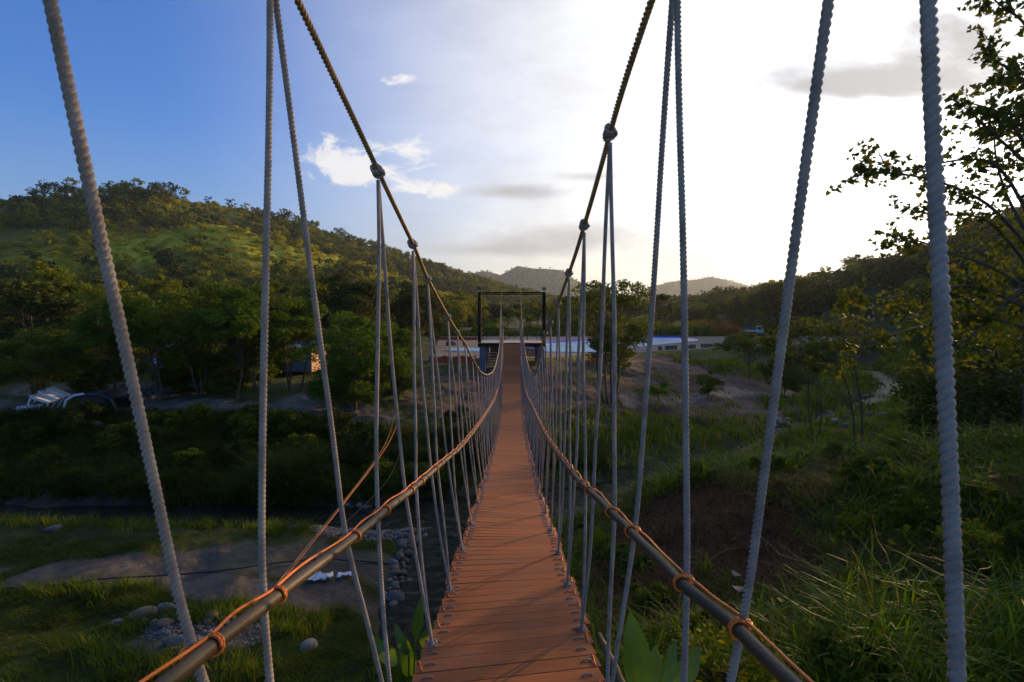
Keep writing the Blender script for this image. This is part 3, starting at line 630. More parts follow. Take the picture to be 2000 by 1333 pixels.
for sx in (-2.3, 2.27):
    for zz in (.55, .98): rb.tube([(sx, Y0 + .3, PZ + zz), (sx, Y0 + 3.95, PZ + zz)], .02, 6)
    rb.tube([(sx, Y0 + 2.1, PZ), (sx, Y0 + 2.1, PZ + 1.0)], .025, 6)
rb.tube([(-.6, Y0 + 4.0, PZ + .05), (.55, Y0 + 4.0, PZ + .78)], .025, 6)
gp(rb, 'railing', 'steel')
sb_ = MB()
for k in range(7): sb_.box((-1.45, Y0 + 1.2 + k * .27, 2.72 + k * .20), (.45, .12, .022))
str_ = gp(sb_, 'stair_treads', 'boards')
s2 = MB()
for sx in (-1.93, -.97):
    q = math.atan2(1.45, 1.9); s2.box((sx, Y0 + 2.0, 3.30), (.025, 1.25, .08), Matrix.Rotation(math.atan2(.20, .27), 3, 'X'))
gp(s2, 'stair_stringer', 'steel')
tk = thing('water_tank', (-1.35, 43, 3.27), 'dark square tank standing behind the stairs under the platform', 'tank')
o = MB().cham((0, 0, .55), (.48, .5, .55), .05).obj('tank_body', M['black'], tk); o = MB().cylinder if False else MB().box((0, 0, 1.13), (.2, .2, .03)).obj('tank_lid', M['steel'], tk)
sh = thing('metal_panel', (1.35, 43.4, 3.27), 'dark ribbed metal panel with pale top edge, standing under the right half of the platform', 'panel')
b_ = MB()
for k in range(26): b_.box((-.78 + k * .062, .0, .62), (.024, .02 + .012 * (k % 2), .55))
b_.obj('ribbed_sheet', M['steel'], sh); MB().box((0, -.01, 1.2), (.82, .045, .025)).obj('top_edge', M['white'], sh)
for sx in (-.7, .7): MB().box((sx, .06, .6), (.03, .03, .6)).obj('leg', M['steel'], sh)

# ------------------------------------------------------------ trees
def leaves(C, size, asp=.5, flat=.35, droop=0.0, g=None):
    g = g or rng; n = len(C)
    a = g.normal(size=(n, 3)); a[:, 2] = a[:, 2] * flat - droop; a /= np.linalg.norm(a, axis=1)[:, None]
    b = g.normal(size=(n, 3)); b -= a * (a * b).sum(1)[:, None]; b /= np.linalg.norm(b, axis=1)[:, None]
    s_ = (size * g.uniform(.6, 1.25, n))[:, None]; nrm = np.cross(a, b)
    V = np.stack([C - a * s_ * .5, C + b * s_ * asp * .5 - a * s_ * .08 + nrm * s_ * .06, C + a * s_ * .5, C - b * s_ * asp * .5 - a * s_ * .08 + nrm * s_ * .06], 1)
    return V.reshape(-1, 3), np.arange(4 * n).reshape(n, 4)
def tree_parts(seed, H, rx, c0, nclus, nleaf, lsize, asp=.5, flat=.5, droop=0.0, rcl=.28, trunk_r=.11, lean=(0, 0), stems=1, shape='round', sides=7, clusters=None, twigs=2):
    """returns wood MB and leaf (V, F): crown from height c0*H to H, half width rx"""
    g = np.random.default_rng(seed); wood = MB(); zc = H * (1 + c0) / 2; rz = H * (1 - c0) / 2
    cl = []
    if clusters is None:
        while len(cl) < nclus:
            p = g.uniform(-1, 1, 3); r = np.linalg.norm(p)
            if r > 1 or r < .35: continue
            if shape == 'umbrella' and p[2] < -.1: continue
            k = 1.0
            if shape == 'cone': k = 1.1 - .6 * (p[2] + 1) / 2
            if shape == 'umbrella': p[2] = p[2] * 1.0
            cl.append([p[0] * rx * k + lean[0], p[1] * rx * k + lean[1], zc + p[2] * rz])
        cl = np.array(cl)
    else: cl = np.array(clusters, float)
    tops = []
    for s_ in range(stems):
        sp = (g.uniform(-.4, .4), g.uniform(-.4, .4)) if stems > 1 else (0, 0)
        top = np.array([lean[0] * .8 + sp[0] * rx * .8, lean[1] * .8 + sp[1] * rx * .8, c0 * H + (H - c0 * H) * .55])
        b0 = np.array([sp[0] * .5, sp[1] * .5, -.3])
        mid = (b0 + top) / 2 + np.array([g.uniform(-.06, .06) * H, g.uniform(-.06, .06) * H, 0])
        P = smoothpath([b0, b0 * .6 + mid * .4 + g.normal(size=3) * .02 * H, mid, top * .6 + mid * .4 + g.normal(size=3) * .02 * H, top], 2)
        wood.tube(P, np.linspace(trunk_r, trunk_r * .35, len(P)), sides, cap=False); tops.append(P)
    for c in cl:
        P = tops[g.integers(len(tops))]; k = int(len(P) * g.uniform(.45, .95)); k = min(k, len(P) - 1); a = P[k]
        m_ = (a + c) / 2 + np.array([0, 0, -.08 * np.linalg.norm(c - a)]) + g.normal(size=3) * .05
        Q = smoothpath([a, m_, c], 2); wood.tube(Q, np.linspace(trunk_r * .38, trunk_r * .08, len(Q)), 4, cap=False)
        for _ in range(twigs):
            e = c + g.normal(size=3) * rcl * rx * .7; wood.tube([c * .5 + m_ * .5, (c + e) / 2 + g.normal(size=3) * .03, e], [trunk_r * .12, trunk_r * .08, trunk_r * .04], 3, cap=False)
    n = nleaf // len(cl); Cs = []
    for c in cl:
        p = g.normal(size=(n, 3)); p /= np.linalg.norm(p, axis=1)[:, None]; p *= (g.uniform(.15, 1.0, n) ** .55)[:, None]
        sc = rcl * rx * g.uniform(.7, 1.35); Cs.append(c + p * sc * np.array([1, 1, .62]))
    V, F = leaves(np.concatenate(Cs), lsize, asp, flat, droop, g)
    return wood, V, F
def make_tree(name, loc, label, cat, mt, group=None, rz=0, sc=1.0, **kw):
    t_ = thing(name, loc, label, cat, group, rz, sc); wd, V, F = tree_parts(**kw)
    wd.obj('trunk', M['bark'], t_, True); link('crown', mesh_np('crown', V, F, M[mt]), t_); return t_
def gz(X, Y): return float(height(np.array([X]), np.array([Y]))[0])
def at(px, Y, dz=-.1): X = (px - 1000) / 1000 * Y; return (X, Y, gz(X, Y) + dz)

# --- left bank row
GL = 'feathery trees along the far left bank'
specs = [(225, 29, 6.0, 2.2, 'feathery green tree behind the leftmost thick rope in the far bank row', (-.5, 0)),
         (300, 27.0, 5.6, 2.3, 'feathery tree with a leaning bare trunk on the far left bank', (-.9, .2)),
         (385, 28.5, 6.4, 2.5, 'tall feathery green tree midway along the far left bank row', (.2, 0)),
         (455, 27.5, 5.9, 2.2, 'feathery tree of crossed thin stems in front of the sunlit wall', (.3, .1)),
         (505, 29.5, 6.6, 2.3, 'feathery green tree between the two near left ropes', (0, 0)),
         (575, 30.5, 5.6, 2.0, 'feathery tree in front of the low grey house', (.3, 0))]
for i_, (px, Y, H, rx, lb, ln) in enumerate(specs):
    make_tree('feathery_tree', at(px, Y), lb, 'tree', 'feather' if i_ % 2 else 'leafy', GL, seed=20 + i_, H=H, rx=rx * 1.12, c0=.24, nclus=56, nleaf=9500, lsize=.25, asp=.32, flat=.5, rcl=.235, trunk_r=.07, lean=ln, stems=1 + i_ % 3, shape='umbrella' if i_ in (1, 3) else 'round')
make_tree('feathery_tree', at(55, 25.5), 'low rounded tree at the left edge beside the white tables', 'tree', 'leafy', seed=31, H=4.6, rx=2.0, c0=.28, nclus=30, nleaf=9000, lsize=.17, asp=.35, rcl=.32, trunk_r=.09)
make_tree('leafy_tree', at(690, 26.5), 'bushy bright green tree left of the hanger ropes, foliage down to the ground', 'tree', 'feather', seed=32, H=5.0, rx=2.35, c0=.06, nclus=60, nleaf=20000, lsize=.20, asp=.3, rcl=.26, trunk_r=.10, droop=.2)
make_tree('leafy_tree', at(775, 29.0), 'smaller bright green tree right behind the bushy one, by the gravel patch', 'tree', 'feather', seed=33, H=4.4, rx=1.6, c0=.15, nclus=34, nleaf=10000, lsize=.19, asp=.3, rcl=.3, trunk_r=.08)
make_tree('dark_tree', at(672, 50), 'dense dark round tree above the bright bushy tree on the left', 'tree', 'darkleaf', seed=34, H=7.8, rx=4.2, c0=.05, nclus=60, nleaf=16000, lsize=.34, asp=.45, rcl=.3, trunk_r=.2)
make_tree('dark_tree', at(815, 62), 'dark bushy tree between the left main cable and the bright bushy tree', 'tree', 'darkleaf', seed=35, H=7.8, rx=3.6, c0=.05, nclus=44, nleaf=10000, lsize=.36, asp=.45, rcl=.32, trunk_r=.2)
# --- right side
t6 = make_tree('plaza_tree', at(1192, 32), 'open tree with several thin stems growing on the soil slope before the pool', 'tree', 'leafy', seed=41, H=8.4, rx=2.9, c0=.34, nclus=62, nleaf=9000, lsize=.22, asp=.45, rcl=.21, trunk_r=.10, stems=4, droop=.15)
make_tree('rain_tree', at(1556, 88), 'broad dark umbrella shaped tree at the foot of the right hill', 'tree', 'darkleaf', seed=42, H=9.6, rx=8.0, c0=.25, nclus=90, nleaf=16000, lsize=.55, asp=.5, rcl=.22, trunk_r=.35, shape='umbrella')
make_tree('rain_tree', at(1690, 150), 'flat topped umbrella tree standing on the ridge line of the right hill', 'tree', 'darkleaf', seed=43, H=8.5, rx=4.6, c0=.55, nclus=22, nleaf=3000, lsize=.5, asp=.5, rcl=.22, trunk_r=.22, shape='umbrella')
make_tree('small_tree', at(1462, 46), 'small spreading tree below the row of concrete blocks', 'tree', 'leafy', seed=44, H=4.2, rx=2.6, c0=.35, nclus=34, nleaf=5000, lsize=.24, asp=.45, rcl=.25, trunk_r=.07, shape='umbrella')
make_tree('small_tree', at(1535, 41), 'small dark tree right of the spreading tree below the concrete blocks', 'tree', 'leafy', seed=45, H=3.8, rx=1.9, c0=.15, nclus=34, nleaf=6000, lsize=.22, asp=.45, rcl=.3, trunk_r=.07)
make_tree('shrub', at(1385, 37), 'round green shrub alone on the bare soil slope', 'shrub', 'leafy', seed=46, H=1.9, rx=.95, c0=.1, nclus=18, nleaf=2600, lsize=.16, asp=.45, rcl=.35, trunk_r=.03)
make_tree('shrub', at(1215, 42.0), 'small dark shrub on the plaza edge behind the open tree', 'shrub', 'darkleaf', seed=47, H=1.6, rx=1.1, c0=.0, nclus=14, nleaf=1800, lsize=.16, rcl=.4, trunk_r=.03)
make_tree('arching_tree', at(1690, 21.5), 'arching yellow green tree leaning out over the sparkling stream', 'tree', 'sunleaf', seed=48, H=6.0, rx=2.6, c0=.62, nclus=34, nleaf=2600, lsize=.16, asp=.7, flat=.7, rcl=.20, trunk_r=.05, lean=(-1.6, 0), stems=2, shape='umbrella')
make_tree('arching_tree', at(1590, 24.5), 'second arching tree, left of the one over the stream and a little smaller', 'tree', 'sunleaf', seed=49, H=5.0, rx=1.7, c0=.60, nclus=22, nleaf=1600, lsize=.16, asp=.7, flat=.7, rcl=.22, trunk_r=.045, lean=(-.4, 0), stems=2, shape='umbrella')
make_tree('arching_tree', at(1925, 19), 'thick leaved tree behind the thick rope at the right', 'tree', 'sunleaf', seed=50, H=6.3, rx=2.8, c0=.15, nclus=46, nleaf=4200, lsize=.17, asp=.7, flat=.7, rcl=.22, trunk_r=.06, stems=3)
make_tree('bush', at(1930, 15.5), 'dark leafy bush low at the right edge', 'bush', 'darkleaf', seed=51, H=3.4, rx=1.9, c0=.0, nclus=50, nleaf=9000, lsize=.15, asp=.6, rcl=.28, trunk_r=.04, stems=3)
make_tree('bush', at(2060, 17), 'tall dark bush partly cut off by the right edge', 'bush', 'darkleaf', seed=52, H=5.0, rx=2.4, c0=.0, nclus=50, nleaf=9000, lsize=.17, asp=.6, rcl=.28, trunk_r=.05, stems=3)
# --- the near tree at the right edge: heart shaped leaves on long thin branches
def heart_leaves(C, size, g):
    n = len(C); a = g.normal(size=(n, 3)); a[:, 2] = -np.abs(a[:, 2]) * .8 - .2; a /= np.linalg.norm(a, axis=1)[:, None]
    b = g.normal(size=(n, 3)); b -= a * (a * b).sum(1)[:, None]; b /= np.linalg.norm(b, axis=1)[:, None]; nr_ = np.cross(a, b)
    s_ = (size * g.uniform(.55, 1.2, n))[:, None]; V = np.stack([C, C + b * s_ * .45 - a * s_ * .12 + nr_ * s_ * .1, C + b * s_ * .40 + a * s_ * .4, C + a * s_ * .95, C - b * s_ * .40 + a * s_ * .4, C - b * s_ * .45 - a * s_ * .12 + nr_ * s_ * .1], 1).reshape(-1, 3)
    k = np.arange(n)[:, None] * 6; F = np.concatenate([k + np.array([[0, 1, 2, 3]]), k + np.array([[0, 3, 4, 5]])], 1).reshape(-1, 4); return V, F
big = thing('heart_leaf_tree', (13.45, 13.3, gz(13.45, 13.3)), 'tall tree at the right edge, heart shaped leaves dark against the bright sky', 'tree')
g = np.random.default_rng(99); wd = MB(); LC = []; bx, by, bz = big.location
def L3(px, py, Y): return np.array([(px - 1000) / 1000 * Y - bx, Y - by, E + (622 - py) / 1000 * Y - bz])
tr = smoothpath([L3(2022, 860, 13.3), L3(2014, 700, 13.3), L3(2006, 520, 13.3), L3(2008, 380, 13.3), L3(2004, 250, 13.3), L3(2016, 100, 13.2), L3(2004, -60, 13.2), L3(2015, -260, 13.2)], 2)
wd.tube(tr, np.linspace(.15, .05, len(tr)), 10)
br = [[(2000, 520, 13.3), (1960, 470, 13.1), (1900, 430, 12.9), (1830, 420, 12.6), (1760, 415, 12.4)], [(1998, 480, 13.3), (1930, 400, 12.8), (1860, 372, 12.5), (1780, 355, 12.2), (1700, 345, 12.1), (1655, 350, 12)],
      [(1998, 420, 13.3), (1940, 330, 13.2), (1880, 320, 13), (1800, 330, 12.7), (1720, 350, 12.5), (1700, 305, 12.4)], [(1998, 330, 13.3), (1950, 290, 13), (1900, 240, 12.9), (1850, 215, 12.7)],
      [(1996, 300, 13.3), (1960, 240, 13), (1930, 215, 12.8), (1880, 205, 12.6)], [(2000, 200, 13.3), (1960, 150, 12.8), (1920, 125, 12.6), (1900, 95, 12.4)], [(2000, 120, 13.3), (1970, 60, 13), (1935, 35, 12.8), (1905, 12, 12.6)],
      [(1998, 560, 13.3), (1930, 520, 13), (1850, 500, 12.7), (1790, 475, 12.5), (1740, 460, 12.4)], [(1998, 600, 13.3), (1920, 560, 13.2), (1830, 560, 12.8), (1740, 590, 12.6), (1650, 580, 12.4)], [(2000, 640, 13.3), (1900, 610, 13.5), (1800, 640, 13.4), (1700, 660, 13.2), (1640, 720, 13)],
      [(2000, 460, 13.3), (1950, 380, 13.6), (1930, 300, 13.9), (1925, 250, 14)], [(2000, 560, 13.3), (1940, 600, 13.4), (1880, 670, 13.4), (1800, 720, 13.3)], [(2010, 300, 13.2), (2060, 250, 13), (2100, 200, 13)], [(2000, 400, 13.3), (2070, 350, 13.2), (2130, 320, 13.4)],
      [(2000, -60, 13.2), (1950, -120, 13), (1900, -140, 12.8)], [(2000, 230, 13.3), (1975, 175, 12.7), (1950, 165, 12.6), (1925, 175, 12.5)]]
for bi, b_ in enumerate(br):
    low = b_[-1][1] > 450
    P = smoothpath([L3(*q) + (g.normal(size=3) * .05 if k else 0) for k, q in enumerate(b_)], 2)
    wd.tube(P, np.linspace(.045, .008, len(P)), 6)
    LL = len(P); ntw = int(9 + LL * .55)
    for _ in range(ntw):
        f_ = g.uniform(.25, 1.0) ; a = P[min(int(f_ * LL), LL - 1)]; dr = g.normal(size=3); dr[2] *= .55; dr[0] -= .25; dr /= np.linalg.norm(dr); ln = g.uniform(.3, .85)
        Q = smoothpath([a, a + dr * ln * .5 + [0, 0, .05], a + dr * ln + [0, 0, -.07 * ln]], 1); wd.tube(Q, np.linspace(.010, .004, len(Q)), 4)
        nl = g.integers(9, 18); k = g.uniform(.2, 1.05, nl)
        LC.append(np.stack([a + dr * ln * q + g.normal(size=3) * .06 for q in k]))
    nlb = 14; LC.append(P[g.integers(LL // 3, LL, nlb)] + g.normal(size=(nlb, 3)) * .07)
for px, py, Y, sx, sz, nn in ((1970, 225, 13.6, .50, .42, 330), (1990, 150, 13.8, .35, .3, 110), (1930, 330, 13.4, .7, .4, 180), (1940, 540, 13.8, .9, .55, 300), (1880, 620, 13.8, 1.1, .6, 260), (1960, 680, 13.6, .8, .7, 240), (1760, 600, 13.2, .8, .35, 200), (2000, 260, 14, .5, .7, 350), (1990, 470, 13.9, .4, .5, 160)):
    LC.append(L3(px, py, Y) + g.normal(size=(nn, 3)) * np.array([sx, .5, sz]) * .62)
wd.obj('trunk', M['bark'], big, True); V, F = heart_leaves(np.concatenate(LC), .13, g); link('crown', mesh_np('crown', V, F, M['sunleaf']), big)

# --- woods beyond the plaza, in the valley and on the hills: individuals near, one mass far off
PROT = []
def proto(name, mt, seed, H, rx, **kw):
    a = dict(nclus=26, nleaf=2400, lsize=.5, asp=.55, rcl=.34, trunk_r=.14, twigs=0, sides=5, c0=.2); a.update(kw)
    wd, V, F = tree_parts(seed=seed, H=H, rx=rx, **a); PROT.append((name, wd.mesh('trunk', M['bark'], True), mesh_np('crown', V, F, M[mt]), H))
proto('broad_tree', 'darkleaf', 61, 7.5, 3.4); proto('broad_tree', 'hillleaf', 62, 7.0, 3.0, c0=.15); proto('broad_tree', 'hillleaf', 63, 8.5, 2.9, c0=.3); proto('umbrella_tree', 'darkleaf', 64, 7.2, 4.2, c0=.5, shape='umbrella')
proto('slender_tree', 'leafy', 65, 8.5, 2.0, c0=.35, nclus=20); proto('shrub_tree', 'leafy', 66, 4.2, 2.3, c0=.0); proto('shrub_tree', 'hillgrassl', 67, 3.4, 2.2, c0=.0); proto('broad_tree', 'hillleaf', 68, 6.0, 3.4, c0=.1)
used = {}
def put(k, X, Y, sc, label, cat, group, zz=None):
    nm, tm, cm_, H = PROT[k]; root = thing(nm, (X, Y, (gz(X, Y) if zz is None else zz) - .15), label, cat, group, rng.uniform(0, 6.28), sc)
    link('trunk', tm, root); link('crown', cm_, root); lw = label.replace(lb[k] + ' ', '').replace(lb[5] + ' ', ''); PUT.append((root, LBS[k], {'in the wood behind the plaza': 'behind the plaza', 'in the dark grove behind the left field': 'in the left grove', 'on the far embankment': 'on the far embankment', 'on the near right bank': 'on the near right bank', 'on the slope right of the stream': 'beyond the stream', 'low on the left hillside': 'on the left hillside', 'low on the right hillside': 'on the right hillside'}[lw])); return root
PUT = []
def place_words(px):
    for lim, w_ in ((130, 'left of the leftmost rope'), (500, 'right of the leftmost rope'), (740, 'right of the near left pair'), (930, 'between first left knot and gate'), (1070, 'seen through the gate'), (1195, 'between gate and first right knot'), (1330, 'near the right twin ropes'), (1590, 'right of the twin ropes'), (1850, 'left of the thickest rope')):
        if px < lim: return w_
    return 'right of the thickest rope'
def relabel():
    from collections import defaultdict
    gr = defaultdict(list)
    for r_, kind_, where_ in PUT: px = 1000 + 1000 * r_.location.x / r_.location.y; gr[(kind_, where_, place_words(px))].append((px, r_))
    ords = ['leftmost', 'second', 'third', 'fourth', 'fifth', 'sixth', 'seventh', 'eighth', 'ninth', 'tenth', 'eleventh', 'twelfth', 'thirteenth', 'fourteenth', 'fifteenth', 'sixteenth', 'seventeenth', 'eighteenth', 'nineteenth', 'twentieth', 'twenty first', 'twenty second', 'twenty third', 'twenty fourth']
    for (kind_, where_, pw), l_ in gr.items():
        l_.sort(key=lambda q: q[0])
        for i_, (px, r_) in enumerate(l_):
            if len(l_) == 1: t_ = '%s %s, %s' % (kind_, where_, pw)
            elif i_ == 0: t_ = 'leftmost %s %s, %s' % (kind_, where_, pw)
            elif i_ == len(l_) - 1: t_ = 'rightmost %s %s, %s' % (kind_, where_, pw)
            else: t_ = '%s %s %s, %s' % (ords[min(i_, 23)], kind_, where_, pw)
            r_['label'] = t_
def seen(X, Y, m=60): px = 1000 + X / Y * 1000; return (px > -m) & (px < 2000 + m)
def spread(n, x0, x1, y0, y1, dmin, cond):
    pts = []; tries = 0
    while len(pts) < n and tries < n * 40:
        tries += 1; X, Y = rng.uniform(x0, x1), rng.uniform(y0, y1)
        if cond(X, Y) and all((X - a) ** 2 + (Y - b) ** 2 > dmin ** 2 for a, b in pts): pts.append((X, Y))
    return pts
pdf = lambda X, Y: float(plaza_d(np.array([X]), np.array([Y]))[0])
rvf = lambda X, Y: float(segd(np.array([X]), np.array([Y]), RIV)[0][0])
LBS = {0: 'dark round tree', 1: 'olive round tree', 2: 'tall olive tree', 3: 'dark umbrella tree', 4: 'slender green tree', 5: 'low bushy tree', 6: 'yellow green bush', 7: 'broad olive tree'}
lb = {0: 'dark round crowned tree', 1: 'olive green round crowned tree', 2: 'tall olive green tree', 3: 'dark flat topped umbrella tree', 4: 'slender green tree', 5: 'low bushy green tree', 6: 'yellow green scrubby bush', 7: 'broad olive green tree'}
for X, Y in spread(95, -34, 96, 99, 150, 4.0, lambda X, Y: seen(X, Y) and rvf(X, Y) > 4 and not (Y < 112 and -6 < X < 10) and not (Y < 112 and 36 < X < 52)):
    k = int(rng.choice([0, 1, 2, 4, 7, 3, 5])); put(k, X, Y, rng.uniform(.75, 1.1) * (1.05 if X < 30 else .8), lb[k] + ' in the wood behind the plaza', 'tree', lb[k] + 's in the wood behind the plaza')
for X, Y in spread(90, -100, -9, 36, 100, 3.6, lambda X, Y: seen(X, Y) and pdf(X, Y) < -2.5 and X < -13 - (Y - 40) * .02 and not (-26 < X < -13 and 34 < Y < 50)):
    k = int(rng.choice([0, 0, 1, 2, 5, 5, 4])); put(k, X, Y, rng.uniform(.65, 1.0), lb[k] + ' in the dark grove behind the left field', 'tree', lb[k] + 's in the grove behind the left field')
for X, Y in spread(80, 22, 130, 24, 125, 3.4, lambda X, Y: seen(X, Y, 100) and pdf(X, Y) < -4 and rvf(X, Y) > 2.5 and X > (20 + (Y - 24) * .62) + 6 and (Y > 42 or X > 34)):
    k = int(rng.choice([0, 1, 7, 5, 5, 3, 6])); put(k, X, Y, rng.uniform(.55, .95), lb[k] + ' on the slope right of the stream', 'tree', lb[k] + 's on the slope right of the stream')
for X, Y in spread(26, -36, -7, 29.5, 38, 1.5, lambda X, Y: seen(X, Y) and not any(abs(1000 + X / Y * 1000 - q) < w_ for q, w_ in ((568, 48), (465, 14), (285, 20)))):
    put(5, X, Y, rng.uniform(.4, .75), lb[5] + ' in the dark grove behind the left field', 'tree', lb[5] + 's in the grove behind the left field')
for X, Y in spread(30, -34, -1, 18.8, 24.2, 1.3, lambda X, Y: seen(X, Y) and rvf(X, Y) > .6):
    put(5 if rng.random() < .6 else 0, X, Y, rng.uniform(.16, .34), lb[5] + ' on the far embankment', 'bush', 'low bushes on the far embankment')
for X, Y in spread(34, 1.6, 15, 4.5, 14.5, .8, lambda X, Y: seen(X, Y) and rvf(X, Y) > .8 and Y < 14 + X * .1 and math.hypot(X - 3.5, Y - 9.9) > 1.6 and abs(X) > .9 + (Y < 6) * .6):
    put(5 if rng.random() < .75 else 7, X, Y, rng.uniform(.08, .19), lb[5] + ' on the near right bank', 'bush', 'weedy bushes on the near right bank')
# hills
N = 34000
Xc = rng.uniform(-560, 230, N); Yc = rng.uniform(75, 640, N)
keep = seen(Xc, Yc, 80) & (Yc > 75); Xc, Yc = Xc[keep], Yc[keep]
def hillh(X, Y): return np.maximum(np.maximum(ridge(X, Y, R_LEFT, 1.55), ridge(X, Y, R_RIGHT, 1.25)), np.maximum(ridge(X, Y, R_LOW, 1.0), ridge(X, Y, R_SPUR, 1.2)))
hh = hillh(Xc, Yc); sd_, _ = segd(Xc, Yc, R_SPUR[:, [0, 1, 3]][:, [0, 1, 2, 2]]); nn = fbm(Xc * .025, Yc * .025, 3); dens = np.where(Xc < 0, sstep(sd_ + (nn - .45) * 60, 24, 56), 1.0) * sstep(nn, .22, .40)
dens = np.maximum(dens, .06); area = np.clip(1.15 - np.hypot(Xc, Yc) / 900, .25, 1)
keep = (hh > 1.5) & (rng.random(len(Xc)) < dens * area * .95) & (plaza_d(Xc, Yc) < -16); Xc, Yc = Xc[keep], Yc[keep]
Zc = height(Xc, Yc, False); o_ = np.argsort(np.hypot(Xc, Yc)); Xc, Yc, Zc = Xc[o_], Yc[o_], Zc[o_]
Zc = height(Xc, Yc)
ki = rng.choice([0, 1, 2, 7, 5, 3, 6], len(Xc), p=[.16, .24, .14, .2, .12, .06, .08])
NI = 0; idx = np.arange(len(Xc)); ind = []
for i_ in idx:
    if len(ind) >= 130: break
    if i_ % 2 == 0: ind.append(i_)
for i_ in ind:
    k = int(ki[i_]); side = 'left' if Xc[i_] < 0 else 'right'
    put(k, Xc[i_], Yc[i_], rng.uniform(.7, 1.1), lb[k] + ' low on the %s hillside' % side, 'tree', lb[k] + 's on the %s hillside' % side, Zc[i_])
relabel(); rest = np.setdiff1d(idx, ind)
def forest(name, X, Y, Z, K, pr, label, cat):
    for mi in sorted(set(p[4] for p in pr)):
        Vs, Fs, n0 = [], [], 0
        for X_, Y_, Z_, k in zip(X, Y, Z, K):
            V, F, H, R_, m_ = pr[k % len(pr)]
            if m_ != mi: continue
            a = rng.uniform(0, 6.28); s_ = rng.uniform(.65, 1.2); c_, si = math.cos(a) * s_, math.sin(a) * s_
            W_ = np.empty_like(V); W_[:, 0] = V[:, 0] * c_ - V[:, 1] * si + X_; W_[:, 1] = V[:, 0] * si + V[:, 1] * c_ + Y_; W_[:, 2] = V[:, 2] * s_ + Z_
            Vs.append(W_); Fs.append(F + n0); n0 += len(V)
        if Vs: tag(link(name, mesh_np(name, np.concatenate(Vs), np.concatenate(Fs), M[mi])), label[mi], cat, kind='stuff')
FP = []
for k, (H, rx, c0, mi) in enumerate([(7, 3.2, .05, 'darkleaf'), (7, 2.8, .1, 'hillleaf'), (8, 2.6, .2, 'hillleaf'), (3.2, 2.8, .0, 'hillgrassl'), (6, 3.2, .05, 'hillleaf'), (7.5, 3.8, .5, 'darkleaf'), (2.4, 2.4, .0, 'hillgrassl')]):
    wd, V, F = tree_parts(seed=80 + k, H=H, rx=rx, c0=c0, nclus=14, nleaf=240, lsize=1.0, asp=.6, rcl=.42, trunk_r=.2, twigs=0, sides=4)
    FP.append((V, F, H, rx, mi))
forest('woodland', Xc[rest], Yc[rest], Zc[rest], rng.integers(0, 7, len(rest)), FP, {'darkleaf': 'dark green woodland covering the hillsides', 'hillleaf': 'olive green woodland covering the hillsides', 'hillgrassl': 'yellow green scrub on the sunny hillside'}, 'woodland')
Xs = rng.uniform(-190, -20, 5200); Ys = rng.uniform(120, 330, 5200); k_ = seen(Xs, Ys, 80) & (hillh(Xs, Ys) > 6); Xs, Ys = Xs[k_], Ys[k_]
forest('hill_scrub', Xs, Ys, height(Xs, Ys) - .6, rng.integers(0, 2, len(Xs)), [(FP[3][0][:600] * .5, FP[3][1][:150], 1, 1, 'hillgrassl'), (FP[6][0][:600] * .55, FP[6][1][:150], 1, 1, 'hillgrassl')], {'hillgrassl': 'low yellow green scrub and tall grass on the open left hillside'}, 'scrub')
# far mountains: small crowns along the slopes and crests
N = 5200; Xm = rng.uniform(-400, 1500, N); Ym = rng.uniform(1050, 1950, N); k_ = seen(Xm, Ym); Xm, Ym = Xm[k_], Ym[k_]; Zm = height(Xm, Ym); k_ = Zm > 25; Xm, Ym, Zm = Xm[k_], Ym[k_], Zm[k_]
FM = []
for k in range(3):
    wd, V, F = tree_parts(seed=95 + k, H=10, rx=6.5, c0=.0, nclus=6, nleaf=36, lsize=5, asp=.7, rcl=.5, trunk_r=.2, twigs=0, sides=4); FM.append((V * .42, F, 9, 5, 'darkleaf'))
forest('far_woodland', Xm, Ym, Zm, rng.integers(0, 3, len(Xm)), FM, {'darkleaf': 'distant woodland on the hazy far mountains'}, 'woodland')

# ------------------------------------------------------------ grasses
def blades(X, Y, Z, h, w_, lean, g=rng, seg=2):
    n = len(X); a = g.uniform(0, 6.28, n); d_ = np.stack([np.cos(a), np.sin(a), np.zeros(n)], 1); s_ = np.stack([-np.sin(a), np.cos(a), np.zeros(n)], 1)
    B = np.stack([X, Y, Z], 1); h = h * g.uniform(.45, 1.15, n); ln = lean * g.uniform(.2, 1.4, n) * h; rows = []
    for k, t_ in enumerate(np.linspace(0, 1, seg + 1)):
        c_ = B + d_ * (ln * t_ ** 1.9)[:, None] + np.array([0, 0, 1.0]) * (h * (t_ - .42 * np.minimum(lean, 1.2) * t_ ** 3 * g.uniform(.3, 1.3, n)))[:, None]
        ww = (w_ * (1 - t_ ** 1.5 * .93) * .5 * np.ones(n))[:, None]; rows += [c_ - s_ * ww, c_ + s_ * ww]
    V = np.stack(rows, 1).reshape(-1, 3); k = np.arange(n)[:, None] * (2 * seg + 2)
    F = np.concatenate([k + np.array([[2 * q, 2 * q + 1, 2 * q + 3, 2 * q + 2]]) for q in range(seg)], 1).reshape(-1, 4); return V, F
def scatter(n, x0, x1, y0, y1, cond, clump=0, cr=.15):
    X = rng.uniform(x0, x1, n); Y = rng.uniform(y0, y1, n); k = seen(X, np.maximum(Y, .5), 500) & cond(X, Y); X, Y = X[k], Y[k]
    if clump:
        X = np.repeat(X, clump) + rng.normal(0, cr, len(X) * clump); Y = np.repeat(Y, clump) + rng.normal(0, cr, len(Y) * clump)
    return X, Y
rv = lambda X, Y: np.minimum(segd(X, Y, RIV)[0], segd(X, Y, RIV2)[0])
